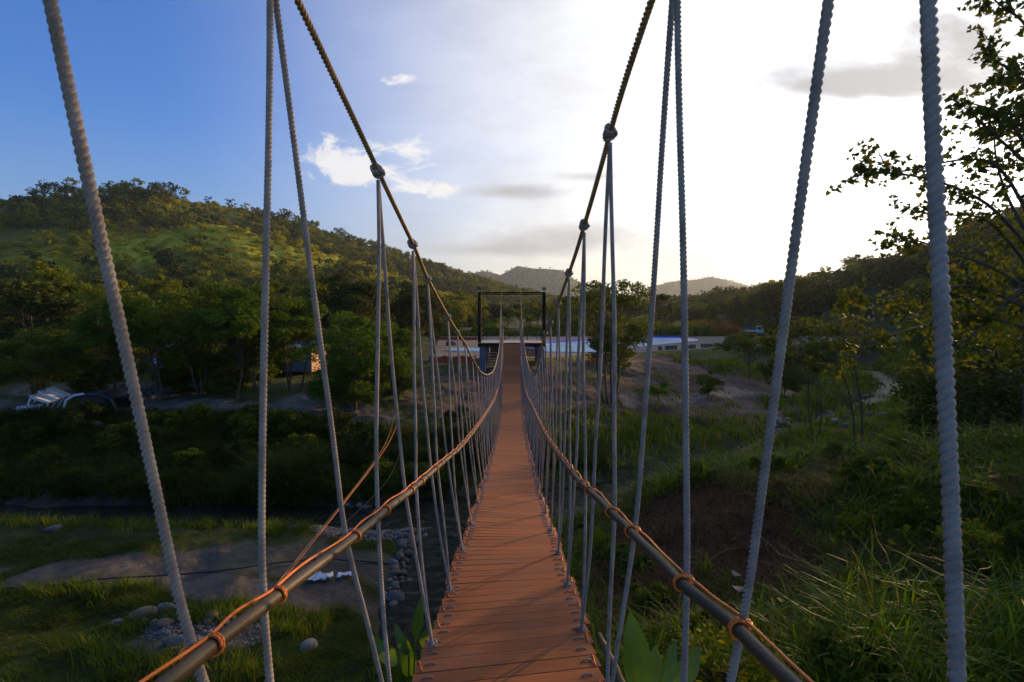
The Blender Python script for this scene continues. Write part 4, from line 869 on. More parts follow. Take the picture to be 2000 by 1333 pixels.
def field(name, X, Y, h, w_, lean, mt, label, seg=2):
    Z = height(X, Y) - .02; V, F = blades(X, Y, Z, h, w_, lean, seg=seg); tag(link(name, mesh_np(name, V, F, M[mt])), label, 'grass', kind='stuff')
under = lambda X, Y: (np.abs(X) > .75) | (Y > 5)
# right near bank: long arching blades
nearok = lambda X, Y: (rv(X, Y) > .5) & (Y < 14.6 + X * .1) & ((X > 1.0) | (Y > 4)) & (blobw2(X, Y, fbm(X * .9 + 40, Y * .9, 4), 3.5, 9.9, 1.8, 2.0) < .45)
X, Y = scatter(9000, .3, 24, 2.2, 17, lambda X, Y: nearok(X, Y), 10, .14)
field('tall_grass', X, Y, .28 + .22 * fbm(X, Y, 3), .012 + .0012 * Y, .9, 'grass', 'green grass covering the near right bank', 3)
X, Y = scatter(5200, .3, 24, 2.2, 17, lambda X, Y: nearok(X, Y) & (fbm(X * .55 + 11, Y * .55, 3) > .43), 12, .07)
field('arching_grass', X, Y, .60 + .55 * sstep(fbm(X * .5 + 5, Y * .5, 3), .40, .62), .022 + .0012 * Y, 1.05, 'blade', 'long broad arching blades in clumps on the near right bank', 6)
X, Y = scatter(900, .6, 20, 2.6, 15, lambda X, Y: nearok(X, Y) & (fbm(X * .8 + 21, Y * .8, 3) > .46), 7, .10)
V, F = leaves(np.stack([X, Y, height(X, Y) + rng.uniform(.08, .5, len(X))], 1), .11, .75, .5, .1); tag(link('weeds', mesh_np('weeds', V, F, M['leafy'])), 'broad leaved weeds scattered among the grass of the right bank', 'weeds', kind='stuff')
X, Y = scatter(9500, .3, 22, 2.5, 15, lambda X, Y: (rv(X, Y) > .3) & ((fbm(X * .8 + 30, Y * .8, 3) > .44) | (np.hypot(X - 3.5, (Y - 9.9) * .9) < 2.1) | (np.hypot((X - 10) / 2.6, Y - 12.4) < 1)) & ((X > 1.0) | (Y > 4)), 9, .16)
field('dry_grass', X, Y, .38, .015, 1.25, 'drygrass', 'dry brown straw tangled among the green grass of the right bank', 3)
# far left embankment
X, Y = scatter(13000, -42, 4, 17.6, 24.7, lambda X, Y: (rv(X, Y) > .12) & ((X < -2) | (Y > 21)), 9, .16)
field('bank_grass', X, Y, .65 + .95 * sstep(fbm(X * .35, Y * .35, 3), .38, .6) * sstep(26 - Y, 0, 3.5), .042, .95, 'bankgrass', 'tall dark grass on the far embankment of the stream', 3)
# near left bank: turf with bare sandy places
sm = lambda X, Y: sandmask(X, Y, fbm(X * .9 + 40, Y * .9, 4))
X, Y = scatter(60000, -19, -.6, 5.5, 16.5, lambda X, Y: (rv(X, Y) > .5) & (sm(X, Y) < .25), 3, .05)
field('turf', X, Y, .07 + .11 * sstep(fbm(X * .8, Y * .8, 3), .4, .6), .014, .8, 'turfgrass', 'short turf between the sandy patches of the near left bank')
X, Y = scatter(30000, -12, -.6, 5.0, 11.5, lambda X, Y: (rv(X, Y) > .5) & (sm(X, Y) < .3), 3, .05)
field('lawn_grass', X, Y, .10 + .16 * sstep(fbm(X * 1.3 + 9, Y * 1.3, 3), .38, .6),   .011, 1.0, 'turfgrass', 'uneven short grass nearest to the bridge on the left bank', 3)
X, Y = scatter(6000, -19, -.3, 3.5, 16.6, lambda X, Y: (rv(X, Y) > .3) & (sm(X, Y) < .2) & ((fbm(X * .45 + 7, Y * .45, 3) > .5) | (Y < 7.5) | (Y > 15.2) | (X > -2.2)), 12, .09)
field('tufted_grass', X, Y, .42, .016, .65, 'grass', 'taller green tufts at the water edge of the near left bank', 3)
# valley floor right of the bridge
X, Y = scatter(26000, 2, 75, 14.5, 82, lambda X, Y: ((rv(X, Y) > .0) | ((rv(X, Y) > -1.5) & (fbm(X * .6 + 3, Y * .6, 3) > .49))) & (plaza_d(X, Y) < -3.2) & ((Y > 17) | (X > 3)) & (blobw2(X, Y, fbm(X * .9 + 40, Y * .9, 4), 8, 36, 12, 6) < .5) & (blobw2(X, Y, fbm(X * .9 + 40, Y * .9, 4), 17, 43, 11, 5) < .5), 6, .3)
field('valley_grass', X, Y, .45 + .75 * sstep(fbm(X * .2, Y * .2, 3), .4, .6), .05 + .0012 * Y, .6, 'grass', 'tall green grass on the valley floor along the right reach of the stream', 2)
X, Y = scatter(9000, -60, 16, 24, 42, lambda X, Y: (plaza_d(X, Y) < -1.2) & ((X < -3.5) | (X > 3)) & (fbm(X * .4, Y * .4, 3) > .42) & ~((X < -6) & (np.abs(Y - 26.3) < .8)) & (np.hypot((X + 9.5) / 3, (Y - 26) / 2.2) > 1), 4, .2)
field('field_grass', X, Y, np.where(X < 0, .16, .28), .05, .6, 'grass', 'thin low grass on the flat field and soil slope beyond the stream')
X, Y = scatter(1500, 1.0, 34, 40.5, 62, lambda X, Y: (plaza_d(X, Y) < -.3) & (plaza_d(X, Y) > -1.5), 9, .25)
field('verge_grass', X, Y, .30, .06, .5, 'hillgrassl', 'yellow green planting strip along the plaza edge')
X, Y = scatter(4200, -18, 60, 95.5, 106, lambda X, Y: (X < 38.5) | (X > 50), 9, .5)
field('hedge_grass', X, Y, 1.0 + 2.0 * sstep(fbm(X * .3, Y * .3, 3), .35, .62), .20, .5, 'grass', 'green undergrowth along the back of the plaza')
for n_i, (x0, x1, y0, y1, lab_) in enumerate([(30, 46, 96.8, 101, 'orange brown reeds behind the right part of the plaza'), (8, 21, 98, 102, 'orange brown reeds behind the pool')]):
    X, Y = scatter(520, x0, x1, y0, y1, lambda X, Y: fbm(X * .5, Y * .3, 2) > .33, 7, .35); field('reeds', X, Y, (4.6 if n_i == 0 else 3.2) * (.35 + .95 * fbm(X * .55 + 3, Y * .2, 3)) * sstep(np.minimum(X - x0, x1 - X), -1.5, 5), .10, .30, 'reed', lab_, 3)

# ------------------------------------------------------------ things in the landscape
def hit(px, py, y0=4.0, y1=130.0):
    """where a line of sight meets the land: used once to take measurements from the photograph"""
    Y = np.arange(y0, y1, .05); X = (px - 1000) / 1000 * Y; Zr = E + (622 - py) / 1000 * Y; h = height(X, Y); k = np.argmax(h >= Zr)
    return float(X[k]), float(Y[k]), float(h[k])
def stone_mesh(seed, flat=.62):
    import bmesh
    bm = bmesh.new(); bmesh.ops.create_icosphere(bm, subdivisions=3, radius=1); g = np.random.default_rng(seed); dirs = g.normal(size=(7, 3)); am = g.uniform(.12, .34, 7)
    for v_ in bm.verts:
        p = np.array(v_.co); k = 1 + sum(a * math.tanh(2.2 * p.dot(q) / np.linalg.norm(q)) for a, q in zip(am, dirs)) * .5; v_.co = Vector((p[0] * k, p[1] * k * .8, p[2] * k * flat))
    me = bpy.data.meshes.new('stone'); bm.to_mesh(me); bm.free(); me.polygons.foreach_set('use_smooth', [True] * len(me.polygons)); return me
SM = []
for k in range(8):
    me = stone_mesh(k); me.materials.append(simple('river_stone_%s' % 'abcdefgh'[k], tuple(.62 * np.array([(.15, .14, .135), (.21, .19, .17), (.27, .25, .23), (.12, .115, .12), (.24, .16, .11), (.19, .18, .18), (.30, .27, .24), (.16, .13, .11)][k])), None, 3, .85, .4, 22)); SM.append(me)
def stone(X, Y, r, label, group, k=None, sink=.35, name='river_stone'):
    kk = int(rng.integers(0, 8)) if k is None else k; me = SM[kk]
    if group: label = label.replace('*', ('small ' if r < .09 else 'big ' if r > .14 else 'middling ') + ['grey', 'grey brown', 'pale grey', 'dark grey', 'reddish brown', 'plain grey', 'buff', 'brown'][kk])
    o = link(name, me, None, (X, Y, gz(X, Y) + r * (.6 - sink))); o.scale = (r * rng.uniform(.9, 1.25), r * rng.uniform(.85, 1.1), r * rng.uniform(.8, 1.2)); o.rotation_euler = (rng.uniform(-.2, .2), rng.uniform(-.2, .2), rng.uniform(0, 6.3))
    return tag(o, label, 'stone', group)
pl = []
def stones(n, poly, r0, r1, label, group):
    n0 = 0; t_ = 0
    while n0 < n and t_ < n * 30:
        t_ += 1; f_ = rng.random(); k = f_ * (len(poly) - 1); i_ = int(k); u_ = k - i_; px, py, wd_ = [poly[i_][q] * (1 - u_) + poly[min(i_ + 1, len(poly) - 1)][q] * u_ for q in range(3)]
        px += rng.uniform(-1, 1) * wd_; py += rng.uniform(-.35, .35) * wd_; X, Y, Z = hit(px, py); r = rng.uniform(r0, r1) ** 1.0 * (1 if rng.random() > .25 else 1.4)
        if any(math.hypot(X - a, Y - b) < (r + c) * .72 for a, b, c in pl): continue
        pl.append((X, Y, r)); stone(X, Y, r, label, group); n0 += 1
stones(170, [(680, 1008, 40), (760, 1015, 45), (800, 1045, 28), (802, 1080, 26), (795, 1120, 28), (790, 1160, 38), (785, 1205, 42)], .055, .14, '* rounded cobble on the left bank beside the dark water', 'cobbles along the water edge left of the deck')
for px, py, r, lb_ in ((262, 1218, .20, 'largest long grey boulder in the cluster by the lower left rope'), (300, 1208, .15, 'brownish boulder on top of the cluster by the lower left rope'), (300, 1240, .13, 'pale round stone in the middle of the lower left cluster'), (395, 1222, .15, 'round stone right of the leftmost rope near the rail'), (330, 1275, .17, 'half buried stone at the foot of the leftmost rope'), (208, 1235, .09, 'small brown stone left of the largest boulder'), (765, 1190, .24, 'big brown boulder nearest to the left deck edge'), (585, 1285, .16, 'grey stone in the turf below the left rail'), (560, 1040, .14, 'low grey stone at the upper end of the sandy bank'), (85, 1045, .20, 'lone grey stone on the turf at the far left')):
    X, Y, Z = hit(px, py); stone(X, Y, r, lb_, None)
stones(34, [(300, 1250, 60), (380, 1235, 60), (440, 1230, 40)], .03, .08, '* cobble in the stony patch by the lower left rope', 'small cobbles by the lower left rope')
stones(46, [(1500, 845, 30), (1560, 832, 35), (1720, 795, 60), (1770, 765, 60), (1700, 735, 30)], .12, .34, '* stone lying in the glittering stream on the right', 'stones in the right reach of the stream')
X, Y, Z = hit(182, 838, 15); stone(X, Y, .33, 'reddish brown rock on the dark far embankment', None, 4)
tag(link('boulder', SM[5], None, (41.0, 101, 3.9)), 'tall pointed grey boulder beyond the plaza, left of the white trucks', 'boulder').scale = (.8, .6, 1.5)
tag(link('boulder', SM[2], None, (-1.9, 60, 3.5)), 'pale rounded boulder lying on the plaza just behind the far gate', 'boulder').scale = (.55, .5, .7)
tag(link('boulder', SM[6], None, (-7.4, 62, 3.5)), 'pale boulder on the plaza left of the far gate', 'boulder').scale = (.6, .5, .7)
# pebbles as stuff
def pebbles(name, cx, cy, rx, ry, n, r0, r1, label):
    mb = MB(); q = np.sqrt(rng.random(n)); a = rng.uniform(0, 6.28, n); X = cx + q * rx * np.cos(a); Y = cy + q * ry * np.sin(a); Z = height(X, Y)
    oc = np.array([[1, 0, 0], [0, 1, 0], [-1, 0, 0], [0, -1, 0], [0, 0, .8], [0, 0, -.5]]); Vs = []; Fs = []
    r = rng.uniform(r0, r1, n)
    P = np.array([[sx, sy, sz] for sz in (-.4, .5) for sx, sy in ((-.8, -.6), (.8, -.7), (.7, .7), (-.7, .6))]); P = np.concatenate([P, [[0, 0, 0]]])[:8]
    for k in range(n):
        c_, s_ = math.cos(a[k] * 7), math.sin(a[k] * 7); W_ = P * r[k] * rng.uniform(.7, 1.2, (8, 3)); W_ = np.c_[W_[:, 0] * c_ - W_[:, 1] * s_, W_[:, 0] * s_ + W_[:, 1] * c_, W_[:, 2]] + [X[k], Y[k], Z[k]]
        Vs.append(W_); Fs.append(np.array([[4, 5, 6, 7], [0, 1, 5, 4], [1, 2, 6, 5], [2, 3, 7, 6], [3, 0, 4, 7]]) + 8 * k)
    tag(link(name, mesh_np(name, np.concatenate(Vs), np.concatenate(Fs), M['stone'], True)), label, 'gravel', kind='stuff')
pebbles('gravel', -4.3, 15.4, 1.9, 1.1, 1500, .02, .06, 'loose gravel between the cobbles on the sandy bank')
pebbles('gravel', -5.7, 9.5, 1.2, .7, 900, .012, .035, 'fine gravel of the stony patch by the lower left rope')
pebbles('rubble', -23, 29.5, 3.5, 2.2, 500, .05, .16, 'pale rubble spread on the flat field at the left')
# litter, hose, guy lines
def crumple(name, px, py, s_, label, seed):
    X, Y, Z = hit(px, py); g = np.random.default_rng(seed); n = 9; u_ = np.linspace(-1, 1, n); A, B = np.meshgrid(u_, u_)
    V = np.stack([A * s_ * (1 + .3 * g.random(A.shape)), B * s_ * .5 * (1 + .4 * g.random(A.shape)), .04 + s_ * .45 * g.random(A.shape)], -1).reshape(-1, 3)
    i = np.arange(n - 1)[:, None] * n; j = np.arange(n - 1)[None, :]; F = np.stack([i + j, i + j + 1, i + n + j + 1, i + n + j], -1).reshape(-1, 4)
    o = link(name, mesh_np(name, V, F, M['white'], True), None, (X, Y, Z)); o.rotation_euler = (0, 0, g.uniform(-.5, .6)); 
    md = o.modifiers.new('thickness', 'SOLIDIFY'); md.thickness = .004; return tag(o, label, 'litter')
crumple('plastic_sheet', 615, 1145, .26, 'long crumpled white plastic sheet on the turf left of the second rail rope', 1); crumple('plastic_bag', 668, 1140, .17, 'crumpled pale plastic bag right of the long plastic sheet', 2)
P = [hit(px, py) for px, py in ((-80, 1172), (60, 1165), (180, 1150), (300, 1143), (420, 1132), (520, 1117), (620, 1108), (700, 1112), (760, 1118))]
P = smoothpath([(a, b, c + .07) for a, b, c in P], 3); tag(MB().tube(P, .022, 8).obj('water_hose', M['black'], smooth=True), 'long black hose lying across the near left bank', 'hose')
a0 = np.array([-.735, 1.50, E - .845]); 
for k, (e, mt_, lb_, rr_) in enumerate((((-5.35, 24, 1.9), 'orange', 'thin reddish cord running from the left rail down to the far embankment', .0022), ((-5.6, 24.2, 1.9), 'cable', 'thin golden cord beside the reddish cord, left of the rail', .0022), ((-4.9, 22.5, 1.0), 'black', 'thin dark wire slanting below the two cords at the left', .0018))):
    q = np.linspace(0, 1, 40); s0 = a0 + np.array([-.01 * k, .02 * k, .0]); L_ = s0 + (np.array(e) - s0) * q[:, None]; L_[:, 2] -= .25 * np.sin(q * np.pi) * (1 + .3 * k)
    tag(MB().tube(L_, np.linspace(rr_, rr_ * 4, 40), 5).obj('guy_line', M[mt_], smooth=True), lb_, 'cord')
# broad leaved plants
def broadleaf(mb_l, base, d, up, L_, w_, bend, n=12):
    d = Vector(d).normalized(); s_ = d.cross(Vector(up)).normalized(); nrm = s_.cross(d).normalized(); V = []; P0 = Vector(base)
    for i_ in range(n + 1):
        t_ = i_ / n; c = P0 + d * L_ * t_ + nrm * (-bend * L_ * t_ * t_); ww = w_ * (math.sin(math.pi * min(t_ ** .75, 1)) ** .75) * (1 if i_ < n else 0) + .002
        for q in (-1, -.5, -.06, 0, .06, .5, 1): V.append(tuple(c + s_ * ww * q + nrm * (abs(q) * ww * .35 + (.004 if q == 0 else 0) - .006 * math.cos(t_ * 60) * abs(q) ** 2)))
    F = [[i_ * 7 + j_, i_ * 7 + j_ + 1, i_ * 7 + 8 + j_, i_ * 7 + 7 + j_] for i_ in range(n) for j_ in range(6)]; mb_l.add(V, F)
def plant(name, loc, label, lv, hgt):
    t_ = thing(name, loc, label, 'plant'); st_ = MB()
    for (dx, dy, z0), d, L_, w_, bend in lv:
        st_.tube(smoothpath([(0, 0, -.2), (dx * .3, dy * .3, z0 * .6), (dx, dy, z0)], 2), .009, 6); m_ = MB(); broadleaf(m_, (dx, dy, z0), d, (0, -1, .3), L_, w_, bend); m_.obj('leaf', M['broad'], t_, True)
    st_.obj('stem', M['broad'], t_, True); return t_
def pz(px, py, Y): return ((px - 1000) / 1000 * Y, Y, E + (622 - py) / 1000 * Y)
zb = gz(.78, 2.9)
def rel(px, py, Y): a = pz(px, py, Y); return (a[0] - .78, a[1] - 2.9, a[2] - zb)
plant('broad_leaf_plant', (.78, 2.9, zb), 'plant with one big shiny upright leaf at the bottom right of the deck', [(rel(1262, 1390, 2.9), (-.12, .05, 1), .50, .085, .08), (rel(1300, 1370, 2.8), (.35, .0, .9), .26, .04, .3), (rel(1325, 1360, 2.85), (.5, .1, .45), .26, .06, .35), (rel(1290, 1400, 3.0), (.1, .2, .9), .30, .06, .3)], 1.4)
zb2 = gz(-1.0, 4.9)
plant('broad_leaf_plant', (-1.0, 4.9, zb2), 'small leafy green plant growing beside the left deck edge', [((.05, 0, E - 3.15 - zb2), (.15, 0, 1), .42, .05, .1), ((-.03, .05, E - 3.35 - zb2), (-.4, 0, .8), .32, .05, .25), ((.12, -.05, E - 3.2 - zb2), (.6, 0, .8), .34, .08, .25), ((-.1, 0, E - 3.4 - zb2), (-.8, .1, .5), .4, .08, .3), ((.0, .1, E - 3.6 - zb2), (-.1, -.3, .7), .4, .08, .4)], 2)
# fallen trunk and dead leaves at the right of the deck
lg = smoothpath([pz(1172, 1255, 3.9), pz(1195, 1300, 3.75), pz(1225, 1370, 3.6), pz(1290, 1500, 3.4)], 2)
tag(MB().tube(lg, np.linspace(.022, .045, len(lg)) * (1 + .12 * np.sin(np.arange(len(lg)) * 2.1)), 9).obj('fallen_log', simple('dry_wood', (.20, .13, .06), (.10, .065, .035), 7, .9, .7, 25), smooth=True), 'dry brown trunk leaning up to the right deck edge', 'log')
for k, (px, py, s_, lb_) in enumerate(((1442, 1168, .15, 'curled dead leaf on the right bank below the rail, the uppermost'), (1455, 1205, .17, 'grey dead leaf just under the uppermost one on the right bank'), (1405, 1252, .17, 'pale curled dead leaf nearest to the rail on the right bank'), (1365, 1275, .11, 'small brown dead leaf lowest on the right bank'))):
    X, Y, Z = hit(px, py, 2.5); m_ = MB(); broadleaf(m_, (0, 0, .12), (.6 - .5 * k, .5, .12), (0, -.3, 1), s_ * 1.7, s_ * .45, .5, 8); tag(m_.obj('dead_leaf', M['dryleaf'], None, True, (X, Y, Z + .12)), lb_, 'dead leaf')
# palm like plants
def palm(name, loc, label, H, nf, fl, seed, group=None, trunk=True, cat='palm'):
    g = np.random.default_rng(seed); t_ = thing(name, loc, label, cat, group)
    MB().tube([(0, 0, -.2), (.03, 0, H * .5), (0, .02, H)], [.07, .05, .04], 6).obj('trunk', M['bark'], t_, True); V = []; 
    fr = MB()
    for k in range(nf):
        az = k / nf * 6.28 + g.uniform(-.3, .3); el = g.uniform(.35, 1.2); d = Vector((math.cos(az) * math.cos(el), math.sin(az) * math.cos(el), math.sin(el))); pts = []
        for q in np.linspace(0, 1, 9): pts.append(Vector((0, 0, H)) + d * fl * q + Vector((0, 0, -fl * .65 * q * q)))
        fr.tube([tuple(p) for p in pts], .012, 4); s_ = Vector((-math.sin(az), math.cos(az), 0))
        for i_ in range(1, 9):
            for sg in (-1, 1):
                for h_ in (0, .5):
                    b_ = pts[i_].lerp(pts[i_ - 1], h_); e = b_ + s_ * sg * fl * .26 * (1 - .5 * i_ / 9) + d * fl * .12 + Vector((0, 0, -fl * .10)); w__ = d * fl * .022
                    V.append([tuple(b_ - w__), tuple(b_ + w__), tuple(e + w__ * .3), tuple(e)])
    V = np.array(V).reshape(-1, 3); fr.add(V, np.arange(len(V)).reshape(-1, 4)); fr.obj('fronds', M['feather'], t_); return t_
X, Y, Z = at(1287, 34); palm('coconut_palm', (X, Y, Z), 'young palm with arching fronds on the soil slope right of the open tree', .7, 9, 2.1, 1)
for k, (px, Y, H, lb_) in enumerate(((985, 78, 3.0, 'small palm seen through the left half of the gate'), (1006, 84, 4.3, 'tallest of the small palms seen between the gate ropes'), (1030, 76, 3.3, 'small palm seen through the right half of the gate'))):
    palm('small_palm', ((px - 1000) / 1000 * Y, Y, 3.2), lb_, H, 11, 1.9, 5 + k, 'small palms behind the far gate')
# orange safety nets
for (x0, y0, x1, y1, h, lb_) in ((-13.0, 80, -5.2, 78, .55, 'orange safety net strung along the left edge of the plaza'), (-6.5, 40.0, -2.9, 40.6, .6, 'crumpled orange net on the slope left of the gate pillars'), (5.8, 41.2, 8.2, 42.2, .35, 'short orange net behind the ropes right of the gate')):
    z0 = max(gz(x0, y0), gz(x1, y1)); t_ = thing('safety_net', (x0, y0, z0), lb_, 'net'); n = 24; V = []
    for k in range(n + 1):
        q = k / n; xx, yy_ = (x1 - x0) * q, (y1 - y0) * q
        for j in range(5): V.append((xx, yy_ + .05 * math.sin(k * 1.7 + j), h * j / 4 * (1 - .15 * abs(math.sin(q * 9)))))
    F = [[a * 5 + b, a * 5 + b + 1, a * 5 + b + 6, a * 5 + b + 5] for a in range(n) for b in range(4)]; m_ = MB(); m_.add(V, F); o = m_.obj('netting', M['net'], t_); md = o.modifiers.new('t', 'SOLIDIFY'); md.thickness = .01
    for q in (0, .33, .66, 1): MB().box(((x1 - x0) * q, (y1 - y0) * q + .03, h * .55), (.02, .02, h * .6)).obj('stake', M['bark'], t_)
# concrete blocks along the near plaza edge
for n_i, px in enumerate((1289.5, 1303, 1311, 1319, 1348, 1355.5, 1373.5, 1380.5, 1387, 1401, 1407, 1412.6)):
    kx = (px - 1000) / 1000; Y = (2 - 1.4375 * 42.4 + 1.4375 * -1.6 + .0) / (kx - 1.4375); X = kx * Y
    t_ = thing('concrete_block', (X, Y, 3.27), ('leftmost', 'second', 'third', 'fourth', 'fifth', 'sixth', 'seventh', 'eighth', 'ninth', 'tenth', 'eleventh', 'rightmost')[n_i] + ' pale concrete block with a dark front on the near plaza edge', 'concrete block', 'concrete blocks along the plaza edge', .3)
    b_ = MB().box((-.13, 0, .2), (.035, .14, .2)).box((.13, 0, .2), (.035, .14, .2)).box((0, 0, .415), (.17, .15, .02)).box((0, .08, .2), (.093, .05, .198)); b_.obj('block', M['conc'], t_); MB().box((0, .01, .19), (.09, .02, .17)).obj('recess', M['steel'] if n_i < 2 else M['wall'], t_)
# two small white trucks
def truck(loc, rz, label):
    t_ = thing('small_truck', loc, label, 'truck', 'small white trucks beyond the plaza', rz)
    prof = [(-1.62, .35), (-1.62, .85), (-1.25, 1.62), (-1.1, 1.72), (-.38, 1.72), (-.34, .35)]; m_ = MB(); nP = len(prof); V = [(x_, s_ * .68, z_) for s_ in (-1, 1) for x_, z_ in prof]; m_.add(V, [[i_, (i_ + 1) % nP, nP + (i_ + 1) % nP, nP + i_] for i_ in range(nP)] + [[0, 1, 4, 5], [1, 2, 3, 4], [nP + 5, nP + 4, nP + 1, nP], [nP + 4, nP + 3, nP + 2, nP + 1]]); m_.obj('cab', M['white'], t_)
    MB().add([(-1.60, -.60, .92), (-1.60, .60, .92), (-1.29, .60, 1.55), (-1.29, -.60, 1.55)], [[0, 1, 2, 3]]).obj('windscreen', M['glass'], t_)
    for s_ in (-1, 1): MB().add([(-1.38, s_ * .684, .98), (-.52, s_ * .684, .98), (-.52, s_ * .684, 1.55), (-1.18, s_ * .684, 1.55)], [[0, 1, 2, 3]]).obj('side_window', M['glass'], t_); MB().box((-1.63, s_ * .5, .62), (.015, .12, .08)).obj('headlight', M['glass'], t_)
    MB().box((.75, 0, .62), (1.05, .68, .04)).box((.75, -.66, .78), (1.05, .02, .13)).box((.75, .66, .78), (1.05, .02, .13)).box((1.78, 0, .78), (.02, .64, .13)).obj('load_bed', M['white'], t_); MB().box((.1, 0, .45), (1.5, .35, .08)).obj('chassis', M['black'], t_)
    for x_ in (-1.05, 1.15):
        for s_ in (-1, 1):
            w_ = MB().tube([(x_, s_ * .55, .27), (x_, s_ * .69, .27)], .27, 16).obj('wheel', M['rubber'], t_); MB().tube([(x_, s_ * .68, .27), (x_, s_ * .70, .27)], .15, 12).obj('rim', M['white'], w_)
    return t_
truck((43.2, 100.5, gz(43.2, 100.5) + .2), .12, 'white flatbed truck parked beyond the plaza, its cab fully in view'); truck((47.9, 101, gz(47.9, 101) + .3), 2.6, 'second white truck, half hidden by bushes right of the first')
# the left side: sheds, tables, wreck, tarpaulin
def shed(loc, wx, dy, h, label, rz=0, roofm='roof', endm='lit_orange'):
    t_ = thing('shed', loc, label, 'shed', None, rz); MB().box((0, 0, h / 2), (wx / 2, dy / 2, h / 2)).obj('wall', M['wall'], t_); MB().box((wx / 2 + .03, 0, h / 2 - .05), (.028, dy / 2 - .02, h / 2 - .06)).obj('end_wall', M[endm], t_)  # end slab wears the sunlit orange as its colour, other sides stay grey
    m_ = MB(); a = .22; m_.box((0, -dy / 4 - .1, h + .18), (wx / 2 + .2, dy / 4 + .25, .025), Matrix.Rotation(a, 3, 'X')).box((0, dy / 4 + .1, h + .18), (wx / 2 + .2, dy / 4 + .25, .025), Matrix.Rotation(-a, 3, 'X')); m_.obj('roof', M[roofm], t_)
    d_ = MB().box((-wx * .2, -dy / 2 - .02, .85), (.4, .018, .85)).obj('door', M['steel'], t_); MB().box((wx * .15, -dy / 2 - .02, h * .6), (.5, .018, .3)).obj('window', M['glass'], t_); return t_
shed((-16.6, 40, gz(-16.6, 40)), 3.6, 3.6, 1.9, 'low grey shed with a sunlit end wall behind the two near left ropes', -.10); shed((-25.6, 43, gz(-25.6, 43)), 6.0, 3.2, 1.7, 'longer grey shed half hidden behind the feathery trees', -.06); shed((-38.5, 42, gz(-38.5, 42)), 3.0, 2.4, 1.9, 'small dim shed behind the low tree at the left edge', .1)
X, Y, Z = at(285, 39); m_ = MB(); n = 7; V = [(a * .35, b * .3, 1.1 + .35 * math.cos(a * .5) - .12 * abs(b) + .07 * math.sin(a * 3 + b)) for a in range(-3, 4) for b in range(-3, 4)]; m_.add(V, [[i_ * 7 + j_, i_ * 7 + j_ + 1, i_ * 7 + 8 + j_, i_ * 7 + 7 + j_] for i_ in range(6) for j_ in range(6)])
tp = thing('tarpaulin_shelter', (X, Y, Z), 'blue tarpaulin stretched between poles behind the leftmost rope', 'tarpaulin'); o = m_.obj('tarpaulin', M['bluetarp'], tp, True); o.modifiers.new('t', 'SOLIDIFY').thickness = .01
for a, b in ((-1, -.85), (1, -.85), (-1, .85), (1, .85)): MB().box((a, b, .55), (.025, .025, .55)).obj('pole', M['bark'], tp)
def table(loc, rot, label):
    t_ = thing('white_table', loc, label, 'table', 'white tables tipped together at the left', 0, .82); t_.rotation_euler = rot
    m_ = MB()
    for k in range(5): m_.box((0, (k - 2) * .145, .72), (.6, .065, .018))
    m_.obj('tabletop', M['white'], t_)
    for sx in (-1, 1):
        for sy in (-1, 1): MB().box((sx * .5, sy * .28, .35), (.035, .035, .35)).obj('leg', M['white'], t_)
    MB().box((0, .28, .62), (.47, .02, .05)).box((0, -.28, .62), (.47, .02, .05)).obj('apron', M['white'], t_)
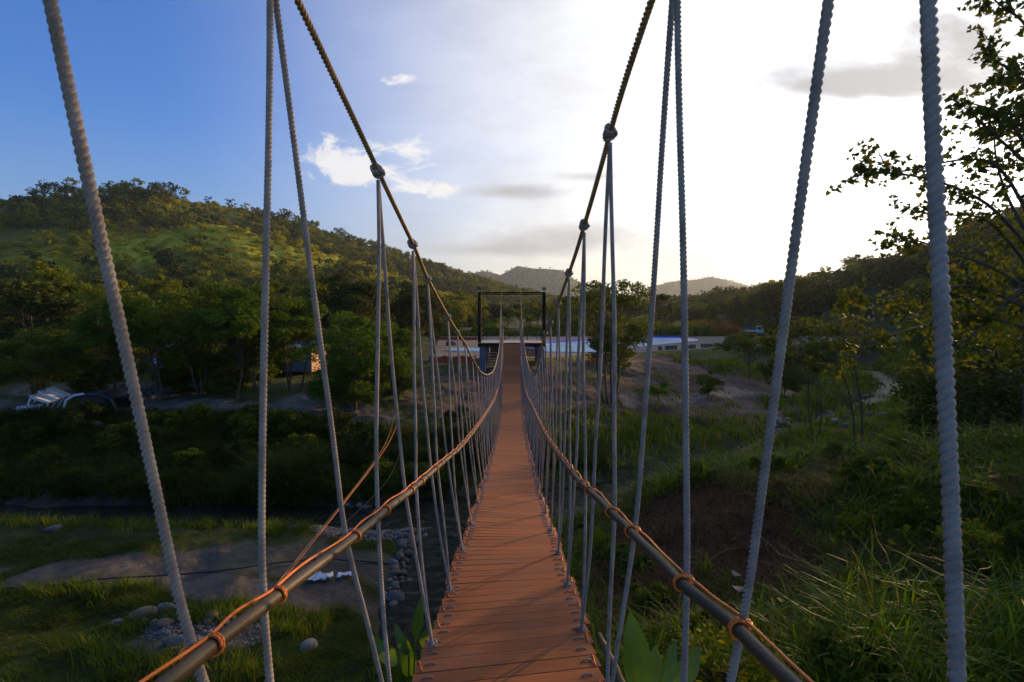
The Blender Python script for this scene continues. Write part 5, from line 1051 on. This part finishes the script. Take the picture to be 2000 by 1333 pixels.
for k, (px, Y, r, dz, lb_) in enumerate(((98, 26.3, (.0, .50, .25), .34, 'rightmost white slatted table of the tipped stack'), (84, 25.9, (.0, .44, .2), .30, 'white table leaning against the rightmost one in the stack'), (70, 25.5, (.0, .38, .15), .24, 'middle white table of the tipped stack'), (53, 25.1, (.1, -.05, .5), .02, 'leftmost white table, standing lower than the tipped ones'))):
    X, Yq, Z = at(px, Y); table((X, Yq, Z + dz + .05), r, lb_)
X, Y, Z = at(192, 25.2); wr = thing('wrecked_car', (X, Y, Z + .22), 'black cab shell of a scrapped vehicle with a white front pillar lying on the grass', 'car wreck', None, .08, 1.2)
pf = [(-.95, 0), (-.78, .52), (-.4, .66), (.35, .70), (.78, .52), (.98, .12), (1.0, 0)]; m_ = MB()
for s_ in (-.6, .6): m_.tube([(a, s_, b) for a, b in pf], .07, 6)
V = [(a, s_, b + .06) for a, b in pf[1:5] for s_ in (-.6, -.2, .2, .6)]; m_.add(V, [[i_ * 4 + j_, i_ * 4 + j_ + 1, i_ * 4 + 5 + j_, i_ * 4 + 4 + j_] for i_ in range(3) for j_ in range(3)]); m_.box((.05, .6, .2), (.8, .03, .2)); m_.box((.0, -.6, .04), (.98, .05, .05)); m_.obj('body_shell', M['black'], wr)
MB().tube([(-.99, -.66, .02), (-.84, -.67, .5), (-.5, -.67, .70), (-.2, -.66, .74)], .05, 6).obj('front_pillar', M['white'], wr); MB().add([(-.1, -.61, .22), (.72, -.61, .22), (.62, -.61, .52), (-.1, -.61, .58)], [[0, 1, 2, 3]]).obj('side_window', M['glass'], wr); MB().box((-.35, .2, .2), (.25, .25, .18)).obj('seat', M['lit_orange'], wr)
pole = smoothpath([hit(1086, 822, 20), hit(1110, 810, 20), hit(1133, 795, 20)], 1); tag(MB().tube(pole + np.array([0, 0, .25]), .035, 6).obj('bamboo_pole', M['twig'], smooth=True), 'pale bamboo pole lying on the bare slope behind the right ropes', 'pole')
# haze
m, t = mat('haze_air'); o_ = t.n('ShaderNodeOutputMaterial'); pv = t.n('ShaderNodeVolumePrincipled'); pv.inputs['Color'].default_value = (.88, .96, 1, 1); pv.inputs['Density'].default_value = .00014; pv.inputs['Anisotropy'].default_value = .45; t.l(pv.outputs[0], o_.inputs['Volume'])
hz = MB().box((0, 800, 150), (3600, 2600, 155)).obj('haze', m); tag(hz, 'thin evening haze that pales the far mountains', 'haze', kind='stuff')
